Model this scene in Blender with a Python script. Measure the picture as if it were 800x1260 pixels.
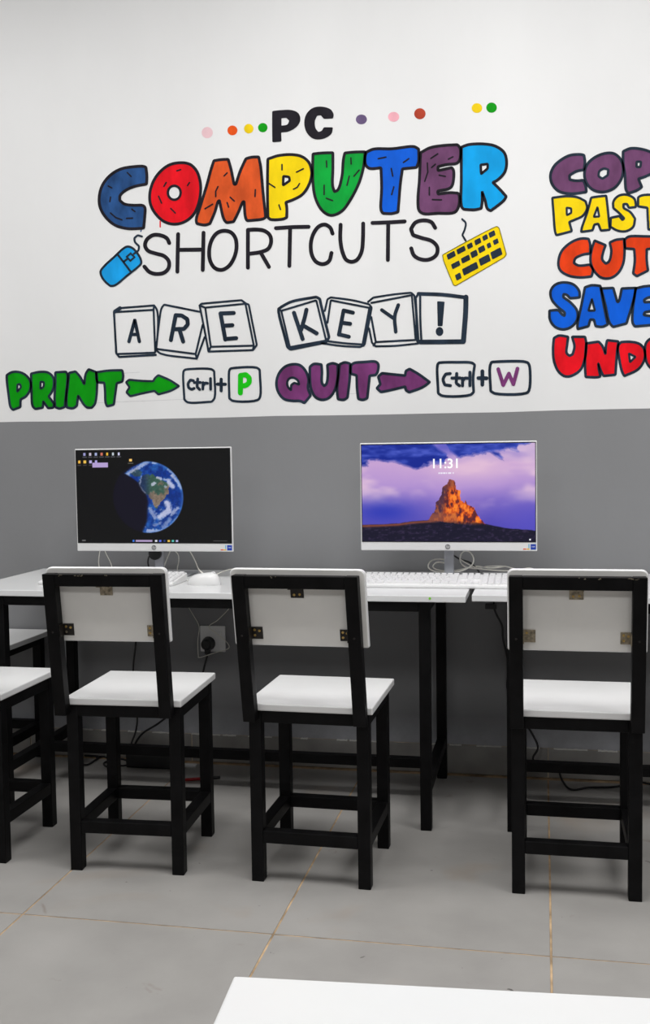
import bpy, bmesh, math, random
import numpy as np
from mathutils import Vector, Matrix
from mathutils.geometry import tessellate_polygon

for o in list(bpy.data.objects):
    bpy.data.objects.remove(o, do_unlink=True)
SC = bpy.context.scene
COL = SC.collection
random.seed(7)

# ------------------------------------------------------------ camera
F, CX, CY = 1307.9, 400.0, 630.0
YAW, PITCH, ROLL, CAMH = -0.2024, 0.0597, 0.0145, 1.0686
cy_, sy_ = math.cos(YAW), math.sin(YAW); cp_, sp_ = math.cos(PITCH), math.sin(PITCH)
fw = Vector((sy_*cp_, cy_*cp_, -sp_)); r0 = Vector((cy_, -sy_, 0)); d0 = fw.cross(r0)
cr_, sr_ = math.cos(ROLL), math.sin(ROLL)
rt = cr_*r0 + sr_*d0; dn = -sr_*r0 + cr_*d0
cam_d = bpy.data.cameras.new('camera'); cam = bpy.data.objects.new('camera', cam_d); COL.objects.link(cam)
cam_d.sensor_fit = 'HORIZONTAL'; cam_d.sensor_width = 36.0; cam_d.lens = F/800*36.0
cam_d.clip_start = 0.02
M3 = Matrix((rt, -dn, -fw)).transposed()
cam.matrix_world = Matrix.Translation((0, 0, CAMH)) @ M3.to_4x4()
SC.camera = cam

# ------------------------------------------------------------ world, lights, exposure
SC.view_settings.view_transform = 'Standard'; SC.view_settings.look = 'None'
SC.view_settings.gamma = 1.0; SC.view_settings.use_curve_mapping = False
SC.view_settings.exposure = 0.04
w = bpy.data.worlds.new('world'); SC.world = w; w.use_nodes = True
w.node_tree.nodes['Background'].inputs[0].default_value = (0.9, 0.95, 1, 1)
w.node_tree.nodes['Background'].inputs[1].default_value = 0.3

ZC = 3.05                                   # ceiling height
def ceiling_lamp(x, y, sx, sy, watts, col=(1, 0.995, 0.985)):
    l = bpy.data.lights.new('ceiling_lamp', 'AREA'); l.shape = 'RECTANGLE'
    l.size = sx; l.size_y = sy; l.energy = watts; l.color = col
    o = bpy.data.objects.new('ceiling_lamp', l); COL.objects.link(o)
    o.location = (x, y, ZC-0.03)
for lx, ly, e in ((-2.5, 1.9, 35), (-0.5, 1.9, 38), (1.3, 1.9, 45), (-1.6, -1.5, 34), (1.0, -1.5, 37)):
    ceiling_lamp(lx, ly, 1.2, 1.2, e)

# ------------------------------------------------------------ helpers
WALL_Y = 3.4423
def at(px, py, axis, val):
    """point where the sight line of photo pixel (px,py) meets the plane axis=val (0 x, 1 y, 2 z)"""
    d = rt*((px-CX)/F) + dn*((py-CY)/F) + fw
    O = Vector((0, 0, CAMH)); t = (val-O[axis])/d[axis]
    return O + d*t
def lin(c):
    c /= 255.0
    return c/12.92 if c <= 0.04045 else ((c+0.055)/1.055)**2.4
def rgb(r, g, b): return (lin(r), lin(g), lin(b), 1)
def meta(o, label=None, cat=None, group=None, kind=None):
    if label: o['label'] = label
    if cat: o['category'] = cat
    if group: o['group'] = group
    if kind: o['kind'] = kind
    return o
def empty(name, loc, rz=0, **k):
    o = bpy.data.objects.new(name, None); COL.objects.link(o); o.empty_display_size = 0.05
    o.location = loc; o.rotation_euler = (0, 0, rz); return meta(o, **k)

def noise_mat(name, col, rough=0.5, metal=0.0, var=0.06, scale=8, bump=0.0, bscale=60, stretch=(1, 1, 1), spec=0.5, col2=None, thr=None):
    m = bpy.data.materials.new(name); m.use_nodes = True; nt = m.node_tree; b = nt.nodes['Principled BSDF']
    b.inputs['Roughness'].default_value = rough; b.inputs['Metallic'].default_value = metal
    b.inputs['Specular IOR Level'].default_value = spec
    tc = nt.nodes.new('ShaderNodeTexCoord'); mp = nt.nodes.new('ShaderNodeMapping')
    mp.inputs['Scale'].default_value = stretch
    nt.links.new(tc.outputs['Object'], mp.inputs['Vector'])
    n = nt.nodes.new('ShaderNodeTexNoise'); n.inputs['Scale'].default_value = scale; n.inputs['Detail'].default_value = 6
    nt.links.new(mp.outputs['Vector'], n.inputs['Vector'])
    cr = nt.nodes.new('ShaderNodeValToRGB'); nt.links.new(n.outputs['Fac'], cr.inputs['Fac'])
    lo = tuple(max(0, c*(1-var*2)) for c in col[:3])+(1,); hi = tuple(min(1, c*(1+var*2)) for c in col[:3])+(1,)
    if col2: lo, hi = col, col2
    cr.color_ramp.elements[0].color = lo; cr.color_ramp.elements[1].color = hi
    a, c_ = thr if thr else (0.3, 0.7)
    cr.color_ramp.elements[0].position = a; cr.color_ramp.elements[1].position = c_
    nt.links.new(cr.outputs['Color'], b.inputs['Base Color'])
    if bump:
        n2 = nt.nodes.new('ShaderNodeTexNoise'); n2.inputs['Scale'].default_value = bscale; n2.inputs['Detail'].default_value = 4
        nt.links.new(mp.outputs['Vector'], n2.inputs['Vector'])
        bp = nt.nodes.new('ShaderNodeBump'); bp.inputs['Strength'].default_value = bump; bp.inputs['Distance'].default_value = 0.002
        nt.links.new(n2.outputs['Fac'], bp.inputs['Height']); nt.links.new(bp.outputs['Normal'], b.inputs['Normal'])
    return m

class MB:
    """collects shapes and links them as one mesh object"""
    def __init__(s): s.v = []; s.f = []; s.m = []; s.sm = []
    def add(s, vs, fs, mi=0, smooth=False):
        n = len(s.v); s.v += [tuple(v) for v in vs]
        for f in fs: s.f.append(tuple(i+n for i in f)); s.m.append(mi); s.sm.append(smooth)
    def hexa(s, c, mi=0, bev=0.0):
        """8 corners: bottom ring 0-3, top ring 4-7"""
        if bev > 0:
            bm = bmesh.new(); vs = [bm.verts.new(p) for p in c]
            for f in ((3, 2, 1, 0), (4, 5, 6, 7), (0, 1, 5, 4), (1, 2, 6, 5), (2, 3, 7, 6), (3, 0, 4, 7)): bm.faces.new([vs[i] for i in f])
            bmesh.ops.bevel(bm, geom=bm.edges[:], offset=bev, segments=2, affect='EDGES', profile=0.5)
            bm.verts.ensure_lookup_table(); bm.verts.index_update()
            s.add([v.co[:] for v in bm.verts], [[v.index for v in f.verts] for f in bm.faces], mi); bm.free()
        else:
            s.add(c, ((3, 2, 1, 0), (4, 5, 6, 7), (0, 1, 5, 4), (1, 2, 6, 5), (2, 3, 7, 6), (3, 0, 4, 7)), mi)
    def box(s, x0, x1, y0, y1, z0, z1, mi=0, bev=0.0):
        s.hexa([(x0, y0, z0), (x1, y0, z0), (x1, y1, z0), (x0, y1, z0), (x0, y0, z1), (x1, y0, z1), (x1, y1, z1), (x0, y1, z1)], mi, bev)
    def disc(s, c, ax, r, h, n=16, mi=0, r2=None):
        """short cylinder from c along unit axis ax"""
        ax = Vector(ax).normalized(); u = ax.orthogonal().normalized(); v = ax.cross(u); c = Vector(c); r2 = r if r2 is None else r2
        a = [c+u*(r*math.cos(t))+v*(r*math.sin(t)) for t in [2*math.pi*i/n for i in range(n)]]
        b = [c+ax*h+u*(r2*math.cos(t))+v*(r2*math.sin(t)) for t in [2*math.pi*i/n for i in range(n)]]
        s.add(a+b, [tuple(range(n))[::-1], tuple(range(n, 2*n))]+[(i, (i+1) % n, n+(i+1) % n, n+i) for i in range(n)], mi)
    def tube(s, pts, r, n=8, mi=0, closed=False):
        P = [Vector(p) for p in pts]; N = len(P); rings = []
        up = None
        for i in range(N):
            a = P[max(i-1, 0)] if not closed else P[i-1]; b = P[min(i+1, N-1)] if not closed else P[(i+1) % N]
            t = (b-a).normalized()
            if up is None: up = t.orthogonal().normalized()
            up = (up - t*up.dot(t)).normalized(); sd = t.cross(up)
            rings.append([P[i]+up*(r*math.cos(k*2*math.pi/n))+sd*(r*math.sin(k*2*math.pi/n)) for k in range(n)])
        vs = [v for rg in rings for v in rg]; fs = []
        for i in range(N-1 if not closed else N):
            j = (i+1) % N
            for k in range(n): fs.append((i*n+k, i*n+(k+1) % n, j*n+(k+1) % n, j*n+k))
        if not closed: fs += [tuple(range(n))[::-1], tuple((N-1)*n+k for k in range(n))]
        s.add(vs, fs, mi, True)
    def build(s, name, mats, parent=None, **k):
        me = bpy.data.meshes.new(name); me.from_pydata(s.v, [], s.f)
        if not isinstance(mats, (list, tuple)): mats = [mats]
        for m in mats: me.materials.append(m)
        me.polygons.foreach_set('material_index', s.m); me.polygons.foreach_set('use_smooth', s.sm); me.update()
        o = bpy.data.objects.new(name, me); COL.objects.link(o)
        if parent: o.parent = parent
        return meta(o, **k)
def smooth(pts, sub=6):
    """Catmull-Rom through 3D points"""
    P = [Vector(p) for p in pts]; P = [P[0]*2-P[1]]+P+[P[-1]*2-P[-2]]; out = []
    for i in range(1, len(P)-2):
        for k in range(sub):
            t = k/sub
            out.append(0.5*((2*P[i])+(P[i+1]-P[i-1])*t+(2*P[i-1]-5*P[i]+4*P[i+1]-P[i+2])*t*t+(3*P[i]-P[i-1]-3*P[i+1]+P[i+2])*t**3))
    out.append(P[-2]); return out

# ------------------------------------------------------------ materials
def wall_material(name, col, dusty=False):
    m = noise_mat(name, col, rough=0.55, var=0.018, scale=2.2, bump=0.25, bscale=35, stretch=(1, 1, 0.45), spec=0.35)
    nt = m.node_tree; b = nt.nodes['Principled BSDF']
    if dusty:       # a band of plaster dust and splashes just above the skirting tiles
        src = b.inputs['Base Color'].links[0].from_socket
        tc = nt.nodes.new('ShaderNodeTexCoord'); sx = nt.nodes.new('ShaderNodeSeparateXYZ'); nt.links.new(tc.outputs['Object'], sx.inputs[0])
        mr = nt.nodes.new('ShaderNodeMapRange'); mr.inputs['From Min'].default_value = 0.19; mr.inputs['From Max'].default_value = 0.11
        nt.links.new(sx.outputs['Z'], mr.inputs['Value'])
        n = nt.nodes.new('ShaderNodeTexNoise'); n.inputs['Scale'].default_value = 11; n.inputs['Detail'].default_value = 9; n.inputs['Roughness'].default_value = 0.7
        nt.links.new(tc.outputs['Object'], n.inputs['Vector'])
        mu = nt.nodes.new('ShaderNodeMath'); mu.operation = 'MULTIPLY'; nt.links.new(mr.outputs[0], mu.inputs[0]); nt.links.new(n.outputs['Fac'], mu.inputs[1])
        mx = nt.nodes.new('ShaderNodeMix'); mx.data_type = 'RGBA'; nt.links.new(mu.outputs[0], mx.inputs['Factor'])
        nt.links.new(src, mx.inputs['A']); mx.inputs['B'].default_value = rgb(196, 198, 206)
        nt.links.new(mx.outputs['Result'], b.inputs['Base Color'])
    return m
M_WHITE_WALL = wall_material('white_wall_paint', (0.80, 0.80, 0.80, 1))
M_GREY_WALL = wall_material('grey_wall_paint', (0.236, 0.238, 0.246, 1), True)
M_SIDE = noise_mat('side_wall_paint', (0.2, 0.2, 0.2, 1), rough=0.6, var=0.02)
M_CEIL = noise_mat('ceiling_paint', (0.6, 0.6, 0.6, 1), rough=0.8, var=0.01)
M_TILE = noise_mat('grey_floor_tile', (0.322, 0.310, 0.296, 1), rough=0.42, var=0.05, scale=5, bump=0.12, bscale=90)
def add_stains(m):
    nt = m.node_tree; b = nt.nodes['Principled BSDF']; g = nt.nodes.new('ShaderNodeNewGeometry')
    for nd in list(nt.nodes):
        if nd.type == 'TEX_NOISE':
            for l in list(nt.links):
                if l.to_node == nd: nt.links.remove(l)
            nt.links.new(g.outputs['Position'], nd.inputs['Vector'])
    src = b.inputs['Base Color'].links[0].from_socket
    for sc, lo, hi, col, f in ((2.6, 0.60, 0.78, rgb(150, 120, 84), 0.45), (9.0, 0.69, 0.76, rgb(104, 84, 62), 0.55), (38.0, 0.735, 0.76, rgb(48, 42, 38), 0.8), (1.3, 0.45, 0.75, rgb(176, 174, 172), 0.35)):
        n = nt.nodes.new('ShaderNodeTexNoise'); n.inputs['Scale'].default_value = sc; n.inputs['Detail'].default_value = 5; n.inputs['Distortion'].default_value = 0.6
        nt.links.new(g.outputs['Position'], n.inputs['Vector'])
        mr = nt.nodes.new('ShaderNodeMapRange'); mr.inputs['From Min'].default_value = lo; mr.inputs['From Max'].default_value = hi; mr.inputs['To Max'].default_value = f
        nt.links.new(n.outputs['Fac'], mr.inputs['Value'])
        mx = nt.nodes.new('ShaderNodeMix'); mx.data_type = 'RGBA'; nt.links.new(mr.outputs[0], mx.inputs['Factor']); nt.links.new(src, mx.inputs['A']); mx.inputs['B'].default_value = col
        src = mx.outputs['Result']
    nt.links.new(src, b.inputs['Base Color'])
add_stains(M_TILE)
M_SKIRT = noise_mat('skirting_tile', (0.32, 0.31, 0.295, 1), rough=0.5, var=0.10, scale=9, bump=0.15, bscale=50)
M_GROUT = noise_mat('brown_grout', rgb(176, 150, 118), rough=0.9, var=0.25, scale=18)
M_SKIRT_GROUT = noise_mat('pale_grout', rgb(196, 184, 166), rough=0.9, var=0.2, scale=18)
M_PLASTER = noise_mat('plaster_smear', rgb(225, 224, 220), rough=0.9, var=0.1)
M_BLACK = noise_mat('black_painted_steel', (0.0032, 0.003, 0.0034, 1), rough=0.5, var=0.3, scale=20, bump=0.15, bscale=120, spec=0.14)
M_BOARD = noise_mat('white_laminate', (0.69, 0.695, 0.70, 1), rough=0.25, var=0.008, scale=6)
M_SEAT = noise_mat('white_seat_laminate', (0.79, 0.79, 0.79, 1), rough=0.3, var=0.008, scale=6)
M_BACKB = noise_mat('cream_board_back', (0.86, 0.845, 0.815, 1), rough=0.45, var=0.03, scale=7, bump=0.1, bscale=40)
M_BRASS = noise_mat('worn_brass_screw', rgb(190, 160, 96), rough=0.35, metal=0.8, var=0.15, scale=300)
M_STEEL = noise_mat('worn_steel_bracket', rgb(150, 140, 122), rough=0.38, metal=0.75, var=0.25, scale=120)
M_BRK_BLACK = noise_mat('black_bracket', rgb(34, 30, 28), rough=0.4, metal=0.3, var=0.3, scale=90)
M_PC_WHITE = noise_mat('white_plastic', (0.74, 0.74, 0.74, 1), rough=0.3, var=0.005, scale=10)
M_KEY = noise_mat('white_key_plastic', (0.74, 0.74, 0.745, 1), rough=0.4, var=0.005, scale=10)
M_KEYBASE = noise_mat('keyboard_shell', (0.70, 0.70, 0.71, 1), rough=0.35, var=0.005, scale=10)
M_SILVER = noise_mat('silver_stand', rgb(176, 178, 184), rough=0.38, metal=0.25, var=0.03, scale=20)
M_DARKPL = noise_mat('black_plastic', (0.012, 0.012, 0.013, 1), rough=0.4, var=0.1, scale=30)
M_CABLE_W = noise_mat('white_cable', rgb(240, 237, 228), rough=0.45, var=0.03, scale=30)
M_CABLE_B = noise_mat('black_cable', (0.010, 0.010, 0.011, 1), rough=0.45, var=0.1, scale=30)
M_SOCKET = noise_mat('socket_plastic', rgb(238, 238, 238), rough=0.35, var=0.02, scale=20)
M_GREENDOT = noise_mat('green_sticker', rgb(120, 205, 50), rough=0.5)
M_RED = noise_mat('red_plastic', rgb(170, 20, 26), rough=0.35)
M_LOGO = noise_mat('logo_grey', rgb(150, 150, 152), rough=0.3, metal=0.5)
M_BLUE_ST = noise_mat('blue_sticker', rgb(22, 62, 170), rough=0.35)
M_CYAN_ST = noise_mat('cyan_sticker', rgb(60, 170, 215), rough=0.35)
M_YEL_ST = noise_mat('yellow_sticker', rgb(235, 190, 50), rough=0.35)
M_ORG_ST = noise_mat('orange_sticker', rgb(225, 90, 50), rough=0.35)
M_WHITE_ST = noise_mat('sticker_print', rgb(235, 238, 245), rough=0.35)

# ------------------------------------------------------------ room
X0, X1, Y0 = -4.2, 3.2, -5.6
ZP = 1.177
wb = MB()
NX = 40
for i in range(NX):
    xa = X0+(X1-X0)*i/NX; xb = X0+(X1-X0)*(i+1)/NX
    za = ZP+0.0012*math.sin(xa*5.1)+0.0008*math.sin(xa*13); zb = ZP+0.0012*math.sin(xb*5.1)+0.0008*math.sin(xb*13)
    wb.add([(xa, WALL_Y, 0), (xb, WALL_Y, 0), (xb, WALL_Y, zb), (xa, WALL_Y, za)], [(0, 1, 2, 3)], 1)
    wb.add([(xa, WALL_Y, za), (xb, WALL_Y, zb), (xb, WALL_Y, ZC), (xa, WALL_Y, ZC)], [(0, 1, 2, 3)], 0)
wb.add([(X0, WALL_Y+.1, 0), (X1, WALL_Y+.1, 0), (X1, WALL_Y+.1, ZC), (X0, WALL_Y+.1, ZC)], [(3, 2, 1, 0)], 0)
wall = wb.build('wall_back', [M_WHITE_WALL, M_GREY_WALL], kind='structure')
def side_wall(name, pts_low):
    (ax, ay), (bx, by) = pts_low; b = MB()
    b.add([(ax, ay, 0), (bx, by, 0), (bx, by, ZP), (ax, ay, ZP)], [(0, 1, 2, 3)], 1)
    b.add([(ax, ay, ZP), (bx, by, ZP), (bx, by, ZC), (ax, ay, ZC)], [(0, 1, 2, 3)], 0)
    return b.build(name, [M_SIDE, M_GREY_WALL], kind='structure')
side_wall('wall_left', ((X0, Y0), (X0, WALL_Y)))
side_wall('wall_right', ((X1, WALL_Y), (X1, Y0)))
side_wall('wall_front', ((X1, Y0), (X0, Y0)))
b = MB(); b.box(X0, X1, Y0, WALL_Y+.1, ZC, ZC+.1); b.build('ceiling', M_CEIL, kind='structure')
GR = 0.0048
b = MB(); b.box(X0, X1, Y0, WALL_Y+.1, -0.06, -0.0016); floor = b.build('floor', M_GROUT, kind='structure')
# floor tiles 0.6 x 1.2 m, real pieces with recessed joints
TX, TY = 0.0154, 2.2148
def tile_mesh(wx, wy):
    t = MB(); t.box(0, wx, 0, wy, -0.012, 0, bev=0.0008); o = t
    me = bpy.data.meshes.new('tile'); me.from_pydata(t.v, [], t.f); me.materials.append(M_TILE); return me
_tm = {}
i0 = math.floor((X0-TX)/0.6); i1 = math.ceil((X1-TX)/0.6)
j0 = math.floor((Y0-TY)/1.2); j1 = math.ceil((WALL_Y-TY)/1.2)
for i in range(i0, i1):
    for j in range(j0, j1):
        xa, xb = max(X0, TX+i*0.6)+GR/2, min(X1, TX+(i+1)*0.6)-GR/2
        ya, yb = max(Y0, TY+j*1.2)+GR/2, min(WALL_Y-0.0035, TY+(j+1)*1.2)-GR/2
        if xb-xa < 0.02 or yb-ya < 0.02: continue
        k = (round(xb-xa, 4), round(yb-ya, 4))
        if k not in _tm: _tm[k] = tile_mesh(*k)
        o = bpy.data.objects.new('tile', _tm[k]); COL.objects.link(o); o.parent = floor
        o.location = (xa, ya, random.uniform(-0.0003, 0.0003))
# skirting: upright tiles
b = MB(); b.box(X0, X1, WALL_Y-0.0045, WALL_Y, 0, 0.096); base = b.build('baseboard_back', M_SKIRT_GROUT, kind='structure')
_sm = {}
for i in range(i0, i1):
    xa, xb = max(X0, TX+i*0.6)+GR/2, min(X1, TX+(i+1)*0.6)-GR/2
    if xb-xa < 0.03: continue
    k = round(xb-xa, 4)
    if k not in _sm:
        t = MB(); t.box(0, k, 0, 0.006, 0, 0.093, bev=0.0008)
        me = bpy.data.meshes.new('skirting_tile'); me.from_pydata(t.v, [], t.f); me.materials.append(M_SKIRT); _sm[k] = me
    o = bpy.data.objects.new('skirting_tile', _sm[k]); COL.objects.link(o); o.parent = base
    o.location = (xa, WALL_Y-0.0085+random.uniform(-.0006, .0006), 0.002)
# smears of white plaster on the top edge of the skirting
b = MB(); rr = random.Random(3)
x = -2.1
while x < 0.5:
    L = rr.uniform(0.02, 0.11); n = 9
    if rr.random() < 0.75:
        top = [(x+L*k/n, WALL_Y-0.0095, 0.0955+rr.uniform(0.0005, 0.003)) for k in range(n+1)]
        bot = [(x+L*k/n, WALL_Y-0.0095, 0.0948-rr.uniform(0.0, 0.0015)) for k in range(n+1)]
        tb = [(p[0], WALL_Y-0.0001, p[2]) for p in top]
        for k in range(n):
            b.add([bot[k], bot[k+1], top[k+1], top[k]], [(0, 1, 2, 3)]); b.add([top[k], top[k+1], tb[k+1], tb[k]], [(0, 1, 2, 3)])
    x += L+rr.uniform(0, 0.05)
b.build('plaster_smears', M_PLASTER, base, label='white plaster smeared along the top of the skirting tiles', kind='stuff')

# ------------------------------------------------------------ wall painting
def soften(P, it, closed, rc=1.25):
    """curve through the points; turns sharper than 50 degrees stay corners with a small radius"""
    P = [Vector(p[:2]) for p in P]; n = len(P)
    if n < 3: return P
    def turn(i):
        a = (P[i]-P[i-1]); c = (P[(i+1) % n]-P[i])
        return 180.0 if a.length < 1e-6 or c.length < 1e-6 else math.degrees(abs(a.angle(c)))
    corner = [(turn(i) > 50) if (closed or 0 < i < n-1) else True for i in range(n)]
    if it == 1: corner = [c or turn(i) > 28 for i, c in enumerate(corner)] if closed else [c or (0 < i < n-1 and turn(i) > 28) for i, c in enumerate(corner)]
    def seg(p0, p1, p2, p3, m=5):
        k = lambda a, c: max((a-c).length, 1e-4)**0.5
        t0 = 0; t1 = t0+k(p0, p1); t2 = t1+k(p1, p2); t3 = t2+k(p2, p3); out = []
        for j in range(m):
            t = t1+(t2-t1)*j/m
            A1 = p0*((t1-t)/(t1-t0))+p1*((t-t0)/(t1-t0)); A2 = p1*((t2-t)/(t2-t1))+p2*((t-t1)/(t2-t1)); A3 = p2*((t3-t)/(t3-t2))+p3*((t-t2)/(t3-t2))
            B1 = A1*((t2-t)/(t2-t0))+A2*((t-t0)/(t2-t0)); B2 = A2*((t3-t)/(t3-t1))+A3*((t-t1)/(t3-t1))
            out.append(B1*((t2-t)/(t2-t1))+B2*((t-t1)/(t2-t1)))
        return out
    out = []; isc = []
    for i in range(n if closed else n-1):
        p1, p2 = P[i], P[(i+1) % n]
        p0 = p1*2-p2 if corner[i] else P[i-1]; p3 = p2*2-p1 if corner[(i+1) % n] else P[(i+2) % n]
        q = seg(p0, p1, p2, p3); out += q; isc += [corner[i] and (closed or i > 0)]+[False]*(len(q)-1)
    if not closed: out.append(P[-1]); isc.append(False)
    res = []; m = len(out)
    def back(i, step, r):
        p = out[i]; d = 0; j = i
        for _ in range(12):
            j2 = (j+step) % m if closed else min(max(j+step, 0), m-1)
            L = (out[j2]-out[j]).length
            if d+L >= r: return out[j].lerp(out[j2], (r-d)/max(L, 1e-6))
            d += L; j = j2
            if isc[j]: return out[j].lerp(out[i], .5)
        return out[j]
    skip = [False]*m
    for i in range(m):
        if isc[i]:
            for st in (-1, 1):
                d = 0; j = i
                for _ in range(12):
                    j2 = (j+st) % m if closed else min(max(j+st, 0), m-1)
                    d += (out[j2]-out[j]).length; j = j2
                    if d >= rc or isc[j]: break
                    skip[j] = True
    for i in range(m):
        if isc[i]:
            a = back(i, -1, rc); c = back(i, 1, rc)
            for t in (0, .33, .67, 1): res.append(a*(1-t)**2+out[i]*(2*t*(1-t))+c*t*t)
        elif not skip[i]: res.append(out[i])
    return res
def wp(p, lift):
    q = at(p[0], p[1], 1, WALL_Y); return (q.x, WALL_Y-lift, q.z)
PXM = 3.4423/F*1.0      # rough metres per photo pixel on the wall
def dedupe(P, closed):
    out = [P[0]]
    for p in P[1:]:
        if (p-out[-1]).length > 0.12: out.append(p)
    if closed and (out[0]-out[-1]).length < 0.12: out.pop()
    return out
def ribbon(b, P, wd, closed, lift, mi):
    wd *= 1.2
    P = dedupe([Vector(p[:2]) for p in P], closed); n = len(P); L, R = [], []
    for i in range(n):
        a = P[i-1] if (closed or i > 0) else P[i]; c = P[(i+1) % n] if (closed or i < n-1) else P[i]
        d1 = (P[i]-a); d2 = (c-P[i])
        if d1.length < 1e-6: d1 = d2
        if d2.length < 1e-6: d2 = d1
        d1.normalize(); d2.normalize(); t = d1+d2
        if t.length < 0.2: t = d1
        t.normalize(); nn = Vector((-t.y, t.x)); k = min(1.35, 1/max(0.5, abs(nn.dot(Vector((-d1.y, d1.x))))))
        L.append(P[i]+nn*(wd/2*k)); R.append(P[i]-nn*(wd/2*k))
    vs = [wp(p, lift) for p in L]+[wp(p, lift) for p in R]
    fs = [(i, (i+1) % n, n+(i+1) % n, n+i) for i in range(n if closed else n-1)]
    b.add(vs, fs, mi)
    if not closed:
        for e, s in ((0, -1), (n-1, 1)):
            q = P[e]; d = (P[1]-P[0]) if e == 0 else (P[-1]-P[-2]); d.normalize(); d *= s
            a0 = math.atan2(d.y, d.x)
            pts = [Vector((q.x+wd/2*math.cos(a0+t), q.y+wd/2*math.sin(a0+t))) for t in [(-.5+k/8)*math.pi for k in range(9)]]
            b.add([wp(p, lift) for p in pts], [tuple(range(9))], mi)
def fillpoly(b, loops, lift, mi):
    LL = [[Vector(wp(p, lift)) for p in lp] for lp in loops]
    flat = [Vector((v.x, v.z, 0)) for lp in LL for v in lp]
    tris = tessellate_polygon([[Vector((v.x, v.z, 0)) for v in lp] for lp in LL])
    vs = [v for lp in LL for v in lp]; out = []
    for t in tris:
        a, c, d = (flat[i] for i in t)
        cr = (c.x-a.x)*(d.y-a.y)-(c.y-a.y)*(d.x-a.x)
        out.append(tuple(t) if cr > 0 else tuple(t)[::-1])
    b.add(vs, out, mi)
def paint(name, r, g, b_, var=0.10):
    return noise_mat(name, rgb(r, g, b_), rough=0.6, var=var, scale=22, stretch=(1, 1, 0.5), bump=0.1, bscale=60, spec=0.12)
INK = paint('ink_paint', 30, 27, 35, .2); NAVY = paint('navy_ink_paint', 34, 46, 60, .2)
PAINTS = dict(blue_dark=paint('dark_blue_paint', 38, 78, 132, .2), red=paint('red_paint', 226, 14, 30), orange=paint('orange_paint', 216, 86, 36, .12),
              yellow=paint('yellow_paint', 244, 212, 8, .05), green=paint('green_paint', 4, 158, 56, .1), blue=paint('blue_paint', 6, 92, 212, .06),
              purple=paint('purple_paint', 108, 66, 104, .12), sky=paint('sky_blue_paint', 8, 158, 226, .06), pgreen=paint('leaf_green_paint', 8, 150, 14, .08),
              lime=paint('bright_green_paint', 26, 190, 20, .08), plum=paint('plum_paint', 118, 56, 112, .14), rust=paint('rust_paint', 176, 66, 44),
              pink=paint('pink_paint', 240, 172, 184), palepink=paint('pale_pink_paint', 238, 200, 206, .04), orange2=paint('bright_orange_paint', 226, 84, 22),
              cutred=paint('orange_red_paint', 222, 62, 16, .1), mauve=paint('mauve_paint', 108, 90, 128), olive=paint('olive_line_paint', 128, 116, 10),
              gold=paint('gold_paint', 236, 202, 20), mouse=paint('mouse_blue_paint', 24, 160, 232, .08))
def tf(Z, pts): return [(Z[0]+p[0]/Z[2], Z[1]+p[1]/Z[2]) for p in pts]
def letter(name, Z, col, outer, holes=(), dashes=(), w=3.0, ink=INK, label=None, it=2, extra=None):
    b = MB(); O = soften([Vector(p) for p in tf(Z, outer)], it, True)
    H = [soften([Vector(p) for p in tf(Z, h)], it, True) for h in holes]
    fillpoly(b, [O]+H, 0.0005, 0)
    if w: 
        ribbon(b, O, w, True, 0.0011, 1)
        for h in H: ribbon(b, h, w*0.85, True, 0.0012, 1)
    for d in dashes: ribbon(b, [Vector(p) for p in tf(Z, d)], 1.5, False, 0.0014, 1)
    if extra: extra(b)
    return b.build(name, [PAINTS[col] if isinstance(col, str) else col, ink], wall, label=label)
def strokes(name, Z, lines, w, mat=INK, label=None, closed=(), fill=None, it=2):
    b = MB()
    for k, l in enumerate(lines):
        ww = w
        if isinstance(l[0], (int, float)): ww = l[0]; l = l[1]
        P = tf(Z, l); c = k in closed
        P = soften(P, it, c) if len(P) > 2 else [Vector(p) for p in P]
        ribbon(b, P, ww, c, 0.0011+0.00012*k, 0)
    return b.build(name, mat, wall, label=label)
def ell(cx, cy, rx, ry, n=14, a0=0): return [(cx+rx*math.cos(2*math.pi*i/n), cy+ry*math.sin(2*math.pi*i/n)) for i in range(n)]

ZA = (110, 190, 5.3333); ZB = (230, 180, 5.3333); Zc = (370, 170, 5.3333); ZD = (490, 165, 5.3333)
def drip(pts, w, lift=0.0009, mi=0): return lambda b: ribbon(b, [Vector(p) for p in tf(ZA, pts)], w, False, 0.0004, mi)
letter('painted_letter', ZA, 'blue_dark', [(372, 84), (378, 140), (376, 195), (300, 210), (240, 236), (203, 270), (200, 302), (232, 326), (290, 334), (352, 336), (365, 350), (365, 400), (357, 484), (320, 487), (250, 487), (170, 465), (110, 415), (72, 350), (65, 285), (85, 205), (140, 135), (210, 95), (300, 80), (350, 78)],
       dashes=[[(250, 120), (275, 145)], [(125, 208), (148, 220)], [(140, 280), (135, 310)], [(140, 385), (175, 415), (215, 430)], [(280, 360), (300, 375)], [(245, 420), (285, 418)]], label='dark blue painted letter C with dashes', extra=drip([(343, 490), (338, 506)], 1.2))
letter('painted_letter', ZA, 'red', [(595, 55), (660, 65), (705, 110), (728, 180), (730, 250), (715, 330), (680, 400), (620, 445), (555, 458), (490, 440), (435, 390), (403, 330), (397, 265), (415, 190), (455, 125), (520, 72)],
       [ell(558, 252, 42, 46)], [[(575, 108), (600, 100)], [(490, 210), (505, 185)], [(645, 205), (658, 185)], [(455, 275), (475, 320)], [(535, 355), (565, 385)]], label='red painted ring shaped letter O with a drip', extra=drip([(465, 440), (465, 476)], 1.4))
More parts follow.
